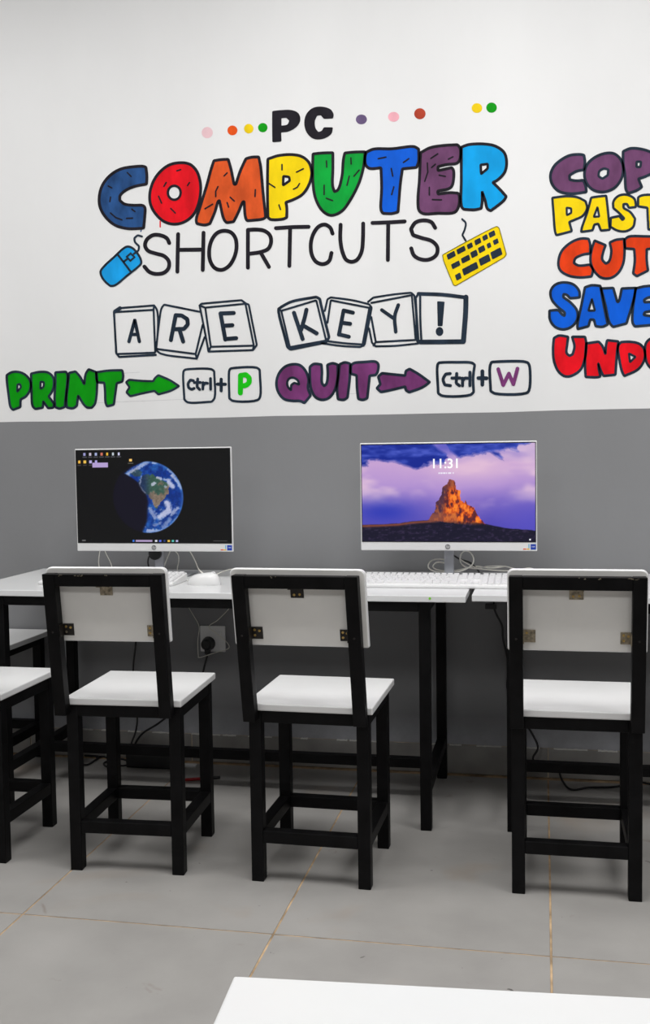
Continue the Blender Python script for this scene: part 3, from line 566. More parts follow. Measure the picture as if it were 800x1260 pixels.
# ------------------------------------------------------------ chairs
def chair(cx, cy, rz, label, ux=0.0, skew=0.0, bx=0.162, zb0=0.597, sw=0.153, chips=(), brk=('steel', 'black', 'steel'), grp='black steel chairs with white seats'):
    c = empty('classroom_chair', (cx, cy, 0), rz, label=label, cat='chair', group=grp)
    T = 0.031; H = 0.15; zs = 0.430
    def part(nm, *a, mat=M_BLACK, bev=0.0018, par=c, **k):
        b = MB(); b.box(*a, bev=bev); return b.build(nm, mat, par, **k)
    for sx in (-1, 1):
        for sy in (-1, 1):
            xa, xb = sorted((sx*H, sx*(H-T))); ya, yb = sorted((sy*H, sy*(H-T)))
            part('leg', xa, xb, ya, yb, 0, zs)
    e = 0.0008
    for sy in (-1, 1):
        ya, yb = sorted((sy*(H-e), sy*(H-T+e)))
        part('seat_rail', -H+T, H-T, ya, yb, zs-0.03, zs-e)
        part('stretcher', -H+T, H-T, ya, yb, 0.098, 0.129)
    for sx in (-1, 1):
        xa, xb = sorted((sx*(H-e), sx*(H-T+e)))
        part('seat_rail', xa, xb, -H+T, H-T, zs-0.03, zs-e)
        part('stretcher', xa, xb, -H+T, H-T, 0.098, 0.129)
    part('seat', -sw, sw, -H-0.004, 0.178, zs, zs+0.018, mat=M_SEAT, bev=0.003)
    sl = 0.14
    yc = lambda z: -H-T/2-0.001-sl*(z-0.41)
    xo = lambda z: ux+skew*(z-0.41)
    def lean(x0, x1, z0, z1, ya, yb, bev=0.0018):
        b = MB(); a, c_ = xo(z0), xo(z1)
        b.hexa([(x0+a, yc(z0)+ya, z0), (x1+a, yc(z0)+ya, z0), (x1+a, yc(z0)+yb, z0), (x0+a, yc(z0)+yb, z0), (x0+c_, yc(z1)+ya, z1), (x1+c_, yc(z1)+ya, z1), (x1+c_, yc(z1)+yb, z1), (x0+c_, yc(z1)+yb, z1)], bev=bev); return b
    U = 0.152
    for sx in (-1, 1):
        xa, xb = sorted((sx*U, sx*(U-T))); up = lean(xa, xb, 0.408, 0.772, -T/2, T/2).build('backrest_upright', M_BLACK, c)
        bo = MB(); zz = 0.625; bo.disc((sx*(U-T/2)+xo(zz), yc(zz)-T/2+0.0005, zz), (0, -1, -0.14), 0.0028, 0.0012, 8); bo.build('bolt', M_BRK_BLACK, up)
    lean(-U+T, U-T, 0.741, 0.7715, -T/2+.0008, T/2-.0008).build('backrest_top_rail', M_BLACK, c)
    if chips:       # worn spots where the black paint has come off the top edge
        rc = random.Random(len(label)); b = MB()
        for cx_ in chips:
            for q in range(3):
                x = cx_+xo(.77)+rc.uniform(-.008, .008); wdt = rc.uniform(.001, .0035); yy_ = yc(.768)-T/2-.0002; zz = .7688+rc.uniform(-.002, .0012)
                b.add([(x-wdt, yy_, zz), (x+wdt, yy_, zz-.0005), (x+wdt*.6, yy_, zz+.0014), (x-wdt*.5, yy_, zz+.0011)], [(0, 1, 2, 3)])
        b.build('paint_chips', M_STEEL, c, label='bare metal spots in the black paint of the top rail', kind='stuff')
    # board: rounded rectangle, on the far side of the frame
    zb1, rad = 0.786, 0.014
    prof = []
    for (qx, qz, a0) in ((bx-rad, zb1-rad, 0), (-bx+rad, zb1-rad, 90), (-bx+0.004, zb0+0.004, 180), (bx-0.004, zb0+0.004, 270)):
        rr_ = rad if qz > 0.7 else 0.004
        for k in range(6):
            a = math.radians(a0+k*18); prof.append((qx+rr_*math.cos(a), qz+rr_*math.sin(a)))
    bb = MB(); n = len(prof); ch = 0.0025
    rings = []
    for (dy, inset) in ((T/2+0.0003, ch), (T/2+0.0003+ch, 0), (T/2+0.0163-ch, 0), (T/2+0.0163, ch)):
        ring = []
        for (x, z) in prof:
            xx = x-math.copysign(inset, x); zz = z-math.copysign(inset, z-0.69); ring.append((xx+xo(zz), yc(zz)+dy, zz))
        rings.append(ring)
    vs = [v for r_ in rings for v in r_]; fs = [tuple(range(n)), tuple(range(3*n, 4*n))[::-1]]; 
    for r_ in range(3):
        fs += [(r_*n+(i+1) % n, r_*n+i, (r_+1)*n+i, (r_+1)*n+(i+1) % n) for i in range(n)]
    bb.add(vs, fs[:1], 1); bb.add(vs, fs[1:], 0)
    bb.build('backrest_board', [M_SEAT, M_BACKB], c)
    # three small angle brackets
    def bracket(kind, x0, x1, z0, z1, side):
        mt = M_STEEL if kind == 'steel' else M_BRK_BLACK
        b = lean(x0, x1, z0, z1, T/2-0.0022, T/2-0.0002, bev=0.0004)
        if side == 'top': b2 = lean(x0, x1, z1-0.0022, z1-0.0002, -T/2+.004, T/2-0.002, bev=0)
        elif side == 'left': b2 = lean(x0+0.0002, x0+0.0022, z0, z1, -T/2+.004, T/2-0.002, bev=0)
        else: b2 = lean(x1-0.0022, x1-0.0002, z0, z1, -T/2+.004, T/2-0.002, bev=0)
        b.add(b2.v, b2.f, 0)
        o = b.build('bracket', mt, c, label='worn steel angle bracket' if kind == 'steel' else 'black angle bracket with brass screws')
        for (u, v_) in ((0.3, 0.3), (0.72, 0.68), (0.3, 0.75)) if side != 'top' else ((0.28, 0.3), (0.7, 0.35)):
            sxx = x0+(x1-x0)*u; szz = z0+(z1-z0)*v_
            s_ = MB(); s_.disc((sxx+xo(szz), yc(szz)+T/2-0.0021, szz), (0, -1, -0.14), 0.0031, 0.0013, 10); s_.build('screw', M_BRASS if random.random() < .6 else M_STEEL, o)
    i = U-T
    bracket(brk[0], -0.017, 0.015, 0.716, 0.741, 'top')
    bracket(brk[1], -i, -i+0.028, 0.613, 0.643, 'left')
    bracket(brk[2], i-0.024, i, 0.613, 0.641, 'right')
    return c
chair(-1.043, 2.632, math.radians(2.5), 'second chair from the left with steel and black brackets, in front of the earth screen', -0.016, 0, 0.155, 0.598, 0.154, (-.105, -.06, -.045, .01), ('steel', 'black', 'steel'))
chair(-0.556, 2.633, math.radians(-1.2), 'middle chair with three black brackets, left of the table seam', -0.003, -0.02, 0.165, 0.597, 0.160, (-.05,), ('black', 'black', 'black'))
chair(0.076, 2.669, 0.0, 'right-hand chair with three worn steel brackets, seen straight from behind', 0, 0, 0.157, 0.593, 0.150, (.01, .05, .12, .125), ('steel', 'steel', 'steel'))
chair(-1.523, 2.637, 0.0, 'chair cut off by the left edge, beside the second chair', 0, 0, 0.160, 0.597, 0.153, (), ('steel', 'steel', 'steel'))
chair(-1.868, 3.280, math.radians(-90), 'chair against the wall at the far left, seen through the table legs', 0, 0, 0.160, 0.597, 0.153, (), ('steel', 'steel', 'steel'))

# ------------------------------------------------------------ screens
def vnoise(x, y, seed, oct_=4):
    """fractal value noise on numpy arrays"""
    rng = np.random.RandomState(seed); g = rng.rand(64, 64); out = np.zeros_like(x); amp = 1; tot = 0
    for o in range(oct_):
        X = x*(2**o); Y = y*(2**o); xi = np.floor(X).astype(int); yi = np.floor(Y).astype(int); fx = X-xi; fy = Y-yi
        fx = fx*fx*(3-2*fx); fy = fy*fy*(3-2*fy); q = lambda a, c: g[(a+7*o) % 64, (c+13*o) % 64]
        out += amp*((q(xi, yi)*(1-fx)+q(xi+1, yi)*fx)*(1-fy)+(q(xi, yi+1)*(1-fx)+q(xi+1, yi+1)*fx)*fy); tot += amp; amp *= 0.55
    return out/tot
def sstep(a, b, x): t = np.clip((x-a)/(b-a), 0, 1); return t*t*(3-2*t)
def mixc(a, b, t): return a*(1-t[..., None])+np.array(b, float)*t[..., None]
def poly_mask(px, py, poly):
    m = np.zeros(px.shape, bool); n = len(poly)
    for i in range(n):
        (xa, ya), (xb, yb) = poly[i], poly[(i+1) % n]
        if ya == yb: continue
        c = ((ya > py) != (yb > py)) & (px < (xb-xa)*(py-ya)/(yb-ya)+xa); m ^= c
    return m
def px_fields(org, s, u, v, x0, x1, y0, y1):
    return ((x0+(x1-x0)*u)-org[0])*s, ((y0+(y1-y0)*v)-org[1])*s
def earth(u, v):
    X = 94.5+(284.5-94.5)*u; Y = 553+(666-553)*v      # approximate photo position, only for layout
    c = np.zeros(u.shape+(3,))+np.array([14, 14, 15.]); 
    st = vnoise(X*1.3, Y*1.3, 5, 1); c = mixc(c, (46, 46, 52), sstep(0.93, 1.0, st)*0.9)
    cx, cy, R = 183.7, 610.5, 43.9
    dx, dy = (X-cx)/R, (Y-cy)/R; r = np.sqrt(dx*dx+dy*dy); disc = 1-sstep(0.975, 1.01, r)
    night = mixc(c, (17, 15, 30), disc)
    zx, zy = (X-140)*8, (Y-555)*8
    # day side
    d = np.zeros_like(c)+np.array([16, 52, 138.]); d = mixc(d, (36, 92, 176), sstep(0.4, 0.75, vnoise(X*.12, Y*.12, 8)))
    land = poly_mask(zx+40*(vnoise(X*.3, Y*.3, 9)-.5), zy+40*(vnoise(X*.3, Y*.3, 10)-.5), [(250, 300), (300, 235), (400, 220), (470, 260), (560, 320), (565, 400), (520, 450), (470, 500), (440, 560), (410, 540), (390, 460), (340, 420), (270, 390)]).astype(float)
    lc = mixc(np.zeros_like(c)+np.array([62, 96, 84.]), (132, 116, 102), sstep(0.35, 0.6, vnoise(X*.16+4, Y*.16, 12)+0.35*sstep(330, 470, zy)-0.2)); lc = mixc(lc, (36, 56, 92), 1-sstep(300, 400, zx))
    d = d*(1-land[..., None])+lc*land[..., None]
    land2 = poly_mask(zx, zy, [(170, 200), (240, 160), (300, 200), (280, 240), (220, 240)]).astype(float)*0.7; d = mixc(d, (60, 80, 70), land2)
    def streak(x1_, y1_, x2_, y2_, w_, a_):
        t = np.clip(((zx-x1_)*(x2_-x1_)+(zy-y1_)*(y2_-y1_))/((x2_-x1_)**2+(y2_-y1_)**2), 0, 1)
        dd = np.hypot(zx-x1_-t*(x2_-x1_), zy-y1_-t*(y2_-y1_)); return a_*(1-sstep(w_*0.3, w_, dd+34*(vnoise(X*.45, Y*.45, 31)-.5)))
    cl = np.zeros_like(u)
    for s_ in ((410, 105, 440, 110, 22, .9), (440, 255, 560, 285, 14, .8), (560, 290, 600, 350, 34, .9), (600, 230, 680, 350, 26, .8), (560, 180, 640, 250, 12, .6), (540, 500, 560, 580, 42, .9), (560, 570, 460, 640, 40, .9), (370, 560, 420, 640, 30, .6), (640, 550, 580, 610, 26, .7),
              (560, 660, 500, 740, 30, .5), (640, 640, 560, 740, 20, .5), (340, 775, 480, 775, 24, .8), (150, 215, 350, 100, 26, .7), (400, 320, 420, 310, 18, .8), (270, 330, 330, 420, 10, .5), (290, 240, 270, 330, 10, .5), (520, 340, 530, 345, 12, .6), (400, 720, 470, 690, 20, .5)):
        cl = np.maximum(cl, streak(*s_))
    cl = np.maximum(cl, 0.55*sstep(0.62, 0.8, vnoise(X*.22, Y*.3, 44))*sstep(430, 620, zy))
    d = d*(0.72+0.4*vnoise(X*.5, Y*.5, 51))[..., None]; d = mixc(d, (200, 202, 226), cl*(0.75+.4*vnoise(X*.6, Y*.6, 52)).clip(0, 1)); d = mixc(d, (90, 140, 210), sstep(0.9, 1.0, r)*0.5)
    term = np.interp(zy, [90, 150, 210, 260, 300, 380, 420, 480, 600, 680, 740, 800], [330, 190, 118, 200, 250, 290, 330, 345, 335, 330, 300, 280])
    lit = disc*sstep(-12, 22, zx-term)
    c = night*(1-lit[..., None])+d*lit[..., None]
    # desktop icons, small window, task bar
    def rect(a, b_, c0, d0, col, al=1.0):
        nonlocal c
        m = ((X >= a) & (X <= b_) & (Y >= c0) & (Y <= d0)).astype(float)*al; c = mixc(c, col, m)
    cols = [(150, 150, 200), (190, 180, 200), (160, 170, 210), (200, 110, 90), (230, 180, 60), (190, 200, 210), (200, 200, 230)]
    for k, cc in enumerate(cols):
        x = 104+7.2*k; rect(x, x+2.6, 555.8, 559.2, cc); rect(x-1.5, x+4, 560.5, 561.5, (120, 120, 130), .6)
    for k, cc in enumerate([(235, 180, 70), (235, 190, 80), (180, 170, 220), (170, 160, 220)]):
        x = 96.8+7.2*k; rect(x, x+3, 565, 568.2, cc); rect(x-1, x+3.6, 570, 571, (120, 110, 110), .5)
    rect(115, 134.5, 568, 573.6, (176, 156, 206)); rect(161.5, 165, 563.5, 566.5, (250, 200, 110)); rect(160, 166.5, 568.5, 569.8, (130, 130, 120), .6)
    rect(167, 188, 662.6, 665.2, (170, 150, 190)); 
    for k, cc in enumerate([(60, 120, 220), (220, 220, 230), (90, 110, 220), (40, 60, 120), (230, 190, 80), (90, 190, 180), (180, 180, 220)]):
        x = 163 if k == 0 else 186+k*5.2; rect(x, x+2.6, 662.8, 665.2, cc)
    rect(99, 104, 663, 664.3, (150, 150, 150), .6); rect(263, 280, 663.2, 664.2, (160, 160, 160), .5)
    return c
def desert(u, v):
    X = 52+(735-52)*u; Y = 50+(432-50)*v             # layout units of the picture
    base = np.zeros(u.shape+(3,))
    keys = [(0, (96, 92, 190)), (.2, (196, 160, 208)), (.42, (176, 144, 206)), (.62, (122, 102, 190)), (.82, (84, 74, 176)), (1, (60, 60, 160))]
    for ch in range(3): base[..., ch] = np.interp(v+0.14*(vnoise(u*4, v*2.5, 3)-.5), [k[0] for k in keys], [k[1][ch] for k in keys])
    base = mixc(base, (228, 196, 216), sstep(0.45, 0.75, vnoise(u*3+1, v*4, 21))*(1-sstep(.45, .75, v))*0.8)
    base = mixc(base, (226, 190, 212), np.exp(-(((u-.64)/.22)**2+((v-.25)/.12)**2))*.7)
    base = mixc(base, (44, 56, 176), np.exp(-(((u-.13)/.20)**2+((v-.70)/.13)**2))*.9)
    base = mixc(base, (84, 78, 190), sstep(.62, 1.0, u)*sstep(.42, .8, v)*.7)
    wob = 34*(vnoise(u*9, v*9, 14)-.5)+16*(vnoise(u*26, v*22, 15)-.5)
    def cloud(pts): 
        m = np.zeros_like(u)
        for o in (-5, 0, 5): m += poly_mask(X+wob, Y+wob*.8+o, pts)
        return m/3
    blue = mixc(np.zeros_like(base)+np.array([18, 38, 140.]), (70, 86, 190), sstep(.4, .8, vnoise(u*8, v*14, 18)))
    for pts in ([(40, 40), (330, 40), (360, 70), (400, 95), (385, 128), (330, 122), (270, 140), (180, 118), (110, 104), (60, 120), (40, 130)],
                [(395, 40), (735, 40), (680, 60), (620, 72), (560, 90), (500, 100), (440, 104), (405, 75)], [(628, 46), (680, 56), (672, 78), (640, 72)], [(560, 80), (600, 90), (620, 116), (590, 104)], [(40, 110), (90, 120), (70, 134), (40, 130)]):
        m = cloud(pts); base = base*(1-m[..., None])+blue*m[..., None]
    # hill
    hx = [50, 120, 200, 250, 330, 400, 470, 540, 620, 735]; hy = [368, 366, 362, 354, 349, 347, 350, 364, 380, 390]
    hill = sstep(-3, 1, Y-np.interp(X, hx, hy)-3*(vnoise(u*40, v*2, 6)-.5))
    zx = ((430+X/3.2)-520)*8.889; zy = ((530+Y/3.2)-555)*8.889
    rock = poly_mask(zx+26*(vnoise(u*60, v*34, 7)-.5), zy+22*(vnoise(u*60, v*40, 11)-.5), [(70, 745), (150, 660), (165, 560), (230, 470), (245, 390), (290, 350), (315, 300), (365, 305), (390, 380), (400, 415), (435, 420), (440, 530), (470, 555), (490, 530), (520, 580), (590, 610), (620, 690), (725, 815), (500, 800), (300, 770)]).astype(float)
    tex = vnoise(u*70, v*22, 23, 4)
    rc = mixc(np.zeros_like(base)+np.array([206, 78, 26.]), (250, 136, 44), sstep(.42, .7, tex)); rc = mixc(rc, (84, 34, 44), 1-sstep(.3, .5, tex))
    shade = sstep(0, 1, (335-(zy-300)*.22-zx+120*(tex-.5))/60+.4)*(.65+.35*sstep(.4, .5, 1-tex)); rc = mixc(rc, (70, 44, 66), np.clip(shade, 0, 1)*.9)
    rc = mixc(rc, (120, 60, 52), (1-sstep(360, 430, zy))*.6); rc = mixc(rc, (170, 92, 60), sstep(640, 700, zy)*(1-sstep(380, 420, zx))*.6)
    base = base*(1-rock[..., None])+rc*rock[..., None]
    hc = mixc(np.zeros_like(base)+np.array([20, 18, 40.]), (50, 40, 70), sstep(.5, .8, vnoise(u*50, v*60, 29))); hc = mixc(hc, (150, 80, 56), np.exp(-((Y-np.interp(X, hx, hy)-4)/5)**2)*(1-sstep(330, 380, X))*.8)
    h2 = hill*(1-rock*(1-sstep(345, 372, Y))); base = base*(1-h2[..., None])+hc*h2[..., None]
    def rect(a, b_, c0, d0, col, al=1.0):
        nonlocal base
        m = ((X >= a) & (X <= b_) & (Y >= c0) & (Y <= d0)).astype(float)*al; base = mixc(base, col, m)
    for a, b_ in ((360, 366), (367, 376), (378, 388), (390, 394), (397, 403), (404, 410), (415, 419)): rect(a, b_, 161, 166, (240, 240, 250), .85)
    rect(712, 717, 421, 427, (235, 235, 245))
    return base
def screen_mesh(x0, x1, z0, z1, y, fn, parent, strength):
    NXs, NZs = 340, 196
    uu, vv = np.meshgrid(np.linspace(0, 1, NXs), np.linspace(0, 1, NZs)); c = np.clip(fn(uu, vv), 0, 255)/255
    c = np.where(c <= 0.04045, c/12.92, ((c+0.055)/1.055)**2.4)
    vs = np.stack([x0+(x1-x0)*uu, np.full_like(uu, y), z1+(z0-z1)*vv], -1).reshape(-1, 3)
    idx = np.arange(NXs*NZs).reshape(NZs, NXs)
    f = np.stack([idx[1:, :-1], idx[1:, 1:], idx[:-1, 1:], idx[:-1, :-1]], -1).reshape(-1, 4)
    me = bpy.data.meshes.new('screen'); me.from_pydata(vs.tolist(), [], f.tolist())
    ca = me.color_attributes.new('picture', 'FLOAT_COLOR', 'POINT')
    ca.data.foreach_set('color', np.concatenate([c.reshape(-1, 3), np.ones((NXs*NZs, 1))], 1).astype(np.float32).ravel())
    m = bpy.data.materials.new('screen_picture'); m.use_nodes = True; nt = m.node_tree; bs = nt.nodes['Principled BSDF']
    bs.inputs['Base Color'].default_value = (0.004, 0.004, 0.004, 1); bs.inputs['Roughness'].default_value = 0.45; bs.inputs['Specular IOR Level'].default_value = 0.15
    at_ = nt.nodes.new('ShaderNodeAttribute'); at_.attribute_name = 'picture'
    nt.links.new(at_.outputs['Color'], bs.inputs['Emission Color']); bs.inputs['Emission Strength'].default_value = strength
    me.materials.append(m); o = bpy.data.objects.new('screen', me); COL.objects.link(o); o.parent = parent; return o
def text_mesh(name, txt, size, mat, parent, loc, shear=0.0, bold=0.0):
    cu = bpy.data.curves.new(name, 'FONT'); cu.body = txt; cu.size = size; cu.align_x = 'CENTER'; cu.align_y = 'CENTER'; cu.shear = shear; cu.offset = bold; cu.extrude = 0.0002
    tmp = bpy.data.objects.new('tmp_text', cu); COL.objects.link(tmp)
    me = bpy.data.meshes.new_from_object(tmp.evaluated_get(bpy.context.evaluated_depsgraph_get()))
    bpy.data.objects.remove(tmp); me.materials.clear(); me.materials.append(mat)
    for v in me.vertices: v.co = (v.co.x, -v.co.z, v.co.y)
    o = bpy.data.objects.new(name, me); COL.objects.link(o); o.parent = parent; o.location = loc; return o
M_GLOW = bpy.data.materials.new('clock_glow'); M_GLOW.use_nodes = True
M_GLOW.node_tree.nodes['Principled BSDF'].inputs['Emission Color'].default_value = (1, 1, 1, 1); M_GLOW.node_tree.nodes['Principled BSDF'].inputs['Emission Strength'].default_value = 0.95
M_GLOW.node_tree.nodes['Principled BSDF'].inputs['Base Color'].default_value = (0.05, 0.05, 0.05, 1)

def computer(x0, x1, z0, z1, y, fn, label, clock=False, hole=False, pole_px=None, strength=1.0):
    t = empty('desktop_computer', (0, 0, 0), label=label, cat='computer', group='white all in one computers')
    chin = 0.0255; bz = 0.004
    b = MB(); b.box(x0, x1, y, y+0.009, z0, z1, bev=0.0025); b.box(x0+.045, x1-.045, y+.008, y+.048, z0+.03, z1-.04, bev=0.008)
    b.build('casing', M_PC_WHITE, t)
    b = MB(); b.box(x0+.0032, x1-.0032, y-0.0008, y+0.002, z0+chin+.0005, z1-.0036); b.build('screen_bezel', M_DARKPL, t)
    screen_mesh(x0+bz+.0015, x1-bz-.0015, z0+chin+0.003, z1-bz*1.6, y-0.0012, fn, t, strength)
    cx = (x0+x1)/2; cz = z0+chin*.48
    b = MB(); b.disc((cx, y+.0005, cz), (0, -1, 0), 0.0078, 0.0012, 24); lg = b.build('logo', M_LOGO, t, label='round grey hp logo')
    text_mesh('logo_letters', 'hp', 0.0115, M_PC_WHITE, lg, (cx, y-.0009, cz+.0006), shear=0.25)
    # stickers at the right end of the chin
    b = MB(); b.box(x1-.0195, x1-.0035, y-.0004, y+.001, z0+.0045, z0+.021); st = b.build('sticker', M_BLUE_ST, t, label='square blue processor sticker')
    text_mesh('sticker_letters', 'intel', 0.0055, M_WHITE_ST, st, (x1-.0115, y-.0006, z0+.0135))
    b = MB(); b.box(x1-.0255, x1-.0228, y-.0004, y+.001, z0+.0085, z0+.021); b.build('sticker', M_CYAN_ST, t, label='narrow cyan sticker')
    b = MB(); b.box(x1-.041, x1-.032, y-.0004, y+.001, z0+.0045, z0+.0078); b.build('sticker', M_ORG_ST, t, label='small orange sticker')
    b = MB(); b.box(x1-.031, x1-.0225, y-.0004, y+.001, z0+.0045, z0+.0078); b.build('sticker', M_YEL_ST, t, label='small yellow sticker')
    if clock:
        sx0, sx1, sz1, sz0 = x0+bz, x1-bz, z1-bz*1.4, z0+chin+.003
        text_mesh('clock_digits', '11:31', 0.040, M_GLOW, t, (sx0+(sx1-sx0)*((387-52)/683), y-.0016, sz1-(sz1-sz0)*((129-50)/382)), bold=0.0006)
    px_ = cx if pole_px is None else pole_px
    b = MB(); b.box(px_-.0145, px_+.0145, y+.040, y+.056, TT+.006, z0+.06, bev=.004); po_ = b.build('stand_pole', M_SILVER, t)
    if hole:
        hb = MB(); hb.disc((px_-.010, y+.0405, z0-.010), (0, -1, 0), .021, .010, 20); hb.build('cable_hole_disc', M_DARKPL, po_, label='black disc standing in for the round cable hole of the stand')  # solid dark disc stands in for the dark open cable hole
    b = MB(); b.box(px_-.10, px_+.10, y-.02, y+.14, TT, TT+.007, bev=.003); b.build('stand_base', M_SILVER, t)
    return t
computer(-1.478, -0.953, 0.7485, 1.0785, 3.20, earth, 'white computer showing the earth from space, on the left table', hole=True, strength=1.0)
computer(-0.5455, -0.016, 0.7555, 1.083, 3.20, desert, 'white computer showing a desert rock and the time 11:31', clock=True, strength=1.0)

# ------------------------------------------------------------ keyboards and mouse
def keyboard(x0, y0, rz, label):
    t = empty('keyboard', (x0, y0, TT), rz, label=label, cat='keyboard', group='white keyboards')
    W, D = 0.436, 0.135
    b = MB(); b.hexa([(0, 0, 0.0), (W, 0, 0.0), (W, D, 0.0), (0, D, 0.0), (0, 0, 0.010), (W, 0, 0.010), (W, D, 0.026), (0, D, 0.026)], bev=0.003); b.build('shell', M_PC_WHITE, t)
    k = MB()
    zt = lambda y: 0.010+0.016*y/D
    def key(x, y, w_, d_):
        e = 0.0010
        k.hexa([(x+e, y+e, zt(y)-.001), (x+w_-e, y+e, zt(y)-.001), (x+w_-e, y+d_-e, zt(y+d_)-.001), (x+e, y+d_-e, zt(y+d_)-.001),
                (x+e*2.4, y+e*1.8, zt(y)+.006), (x+w_-e*2.4, y+e*1.8, zt(y)+.006), (x+w_-e*2.4, y+d_-e*2.2, zt(y+d_)+.0055), (x+e*2.4, y+d_-e*2.2, zt(y+d_)+.0055)])
    p = 0.0187
    for r_, sizes in enumerate([[1.25, 1.25, 1.25, 6.25, 1.25, 1.25, 1.25, 1.25], [2.25]+[1]*10+[2.75], [1.75]+[1]*11+[2.25], [1.5]+[1]*12+[1.5], [1]*13+[2], [1]*15]):
        x = 0.009; y = 0.010+r_*p+(0.004 if r_ == 5 else 0)
        for s_ in sizes: key(x, y, s_*p, p); x += s_*p
        if r_ in (0, 3, 4, 5): 
            for q in range(3): key(0.009+15*p+.006+q*p, y, p, p)
        if r_ == 1: key(0.009+15*p+.006+p, y, p, p)
        for q in range(4): key(0.009+18*p+.012+q*p, y, p, p)
    k.build('keys', M_KEY, t, kind='stuff'); return t
keyboard(-1.519, 3.000, 0, 'white keyboard in front of the earth screen, mostly hidden behind a chair')
keyboard(-0.530, 3.025, 0, 'white keyboard in front of the desert rock screen')
ms = empty('computer_mouse', (-1.000, 3.045, TT), math.radians(84), label='white computer mouse beside the left keyboard', cat='mouse')
def mouse_body():
    b = MB(); nu, nv = 20, 8; vs = []; fs = []
    for j in range(nv+1):
        a = j/nv*math.pi/2; rr_ = math.cos(a)**0.6; h = math.sin(a)
        for i in range(nu):
            t = 2*math.pi*i/nu; x = 0.0285*rr_*math.cos(t)*(1-0.08*math.sin(t)); y = 0.053*rr_*math.sin(t); vs.append((x, y, 0.004+0.032*h*(1-0.25*math.sin(t)*rr_)))
    for j in range(nv):
        for i in range(nu): fs.append((j*nu+i, j*nu+(i+1) % nu, (j+1)*nu+(i+1) % nu, (j+1)*nu+i))
    fs.append(tuple(range(nv*nu, nv*nu+nu))); b.add(vs, fs, 0, True)
    lo = [(0.0285*math.cos(t), 0.053*math.sin(t), z) for z in (0, 0.004) for t in [2*math.pi*i/nu for i in range(nu)]]
    b.add(lo, [tuple(range(nu))[::-1]]+[(i, (i+1) % nu, nu+(i+1) % nu, nu+i) for i in range(nu)], 0, False); return b
mouse_body().build('mouse_shell', M_PC_WHITE, ms)
b = MB(); b.disc((-0.0035, -0.030, 0.033), (1, 0, 0), 0.008, 0.007, 14); b.build('scroll_wheel', M_KEYBASE, ms)

# ------------------------------------------------------------ cables
def cable(name, pts, r, mat, label, extra=None, cat='cable', group=None, sub=6):
    b = MB(); b.tube(smooth(pts, sub), r)
    if extra: extra(b)
    return b.build(name, mat, label=label, cat=cat, group=group)
ZT = TT+0.0022
def T_(px, py, y=None):
    """on the tabletop under photo pixel, or hanging at depth y"""
    return at(px, py, 2, ZT) if y is None else at(px, py, 1, y)
# left computer: thin white cables hanging behind its casing
hl = lambda pts, yy: [Vector((at(px, py, 1, yy).x, yy, max(ZT, at(px, py, 1, yy).z))) for px, py in pts]
cable('white_cable', hl([(124, 672), (122, 684), (121.5, 693), (123, 701), (126, 706)], 3.29), 0.0017, M_CABLE_W, 'thin white cable hanging behind the earth screen, leftmost')
cable('white_cable', hl([(127, 672), (131, 682), (136, 692), (139, 702), (141, 706)], 3.30), 0.0017, M_CABLE_W, 'thin white cable curving down just right of the leftmost one')
cable('white_cable', hl([(212, 672), (207, 684), (203, 694), (201, 701), (201, 706)], 3.28), 0.0021, M_CABLE_W, 'white cable dropping from the earth screen beside its stand')
cable('white_cable', hl([(213, 676), (219, 682), (220, 690), (218.5, 698), (218, 706)], 3.31), 0.0017, M_CABLE_W, 'thin white cable with a bend right of the stand')
mp = Vector((-1.054, 3.052, TT+.012))
cable('white_cable', [at(230, 673, 1, 3.27), at(236, 682, 1, 3.27), at(241, 692, 1, 3.26), at(245, 701, 1, 3.24), Vector((-1.03, 3.17, ZT)), Vector((-1.065, 3.11, ZT)), mp], 0.0019, M_CABLE_W, 'white mouse cable running down to the computer mouse')
cable('white_cable', [Vector((-1.085, 3.17, ZT)), Vector((-1.04, 3.23, ZT)), Vector((-0.99, 3.27, TT+.02)), Vector((-0.94, 3.28, TT+.018)), Vector((-0.91, 3.27, ZT))], 0.0018, M_CABLE_W, 'short white cable arching over the tabletop behind the mouse')
cable('black_cable', hl([(190, 682), (184, 684), (182, 692), (184, 700), (186, 706)], 3.275), 0.0028, M_CABLE_B, 'black cable curling beside the stand of the earth screen')
# right computer: loose coil of white cable round the stand
yy = 3.29
A = lambda px, py, dy=0.0: Vector((at(px, py, 1, yy+dy).x, yy+dy, max(ZT, at(px, py, 1, yy+dy).z)))
cable('white_cable', [A(549, 689, .03), A(540, 688, .02), A(531, 690, .01), A(527, 696), A(530, 701, -.01), A(540, 704, -.02), A(556, 704, -.03), A(569, 702, -.04), A(580, 696, -.045), A(583, 688, -.04), A(579, 680, -.03), A(572, 678, -.02), A(567, 683, 0), A(567, 692, .01), A(574, 698, .02), A(590, 700, .03), A(612, 702, .03), A(640, 703, .03)],
      0.0023, M_CABLE_W, 'coiled white cable looped around the stand of the desert rock screen')
cable('white_cable', [A(549, 693, .10), A(538, 692, .095), A(533, 697, .09), A(538, 701, .09), A(552, 703, .09), A(566, 701, .10), A(585, 697, .11), A(604, 699, .11), A(622, 697, .12)],
      0.0021, M_CABLE_W, 'second white cable lying in a flat loop behind the stand')
cable('white_cable', [A(566, 688, .08), A(574, 693, .075), A(588, 699, .06), A(600, 697, .05), A(621, 697, .06), A(634, 700, .05), A(644, 700, .04), A(652, 699, .04), A(662, 702, .03)],
      0.0019, M_CABLE_W, 'thin white cable trailing along the wall to the right of the stand')
cable('black_cable', [A(556, 682, .09), A(566, 688, .09), A(578, 692, .10), A(586, 699, .11), A(590, 704, .11)], 0.0028, M_CABLE_B, 'short black cable behind the white coil')
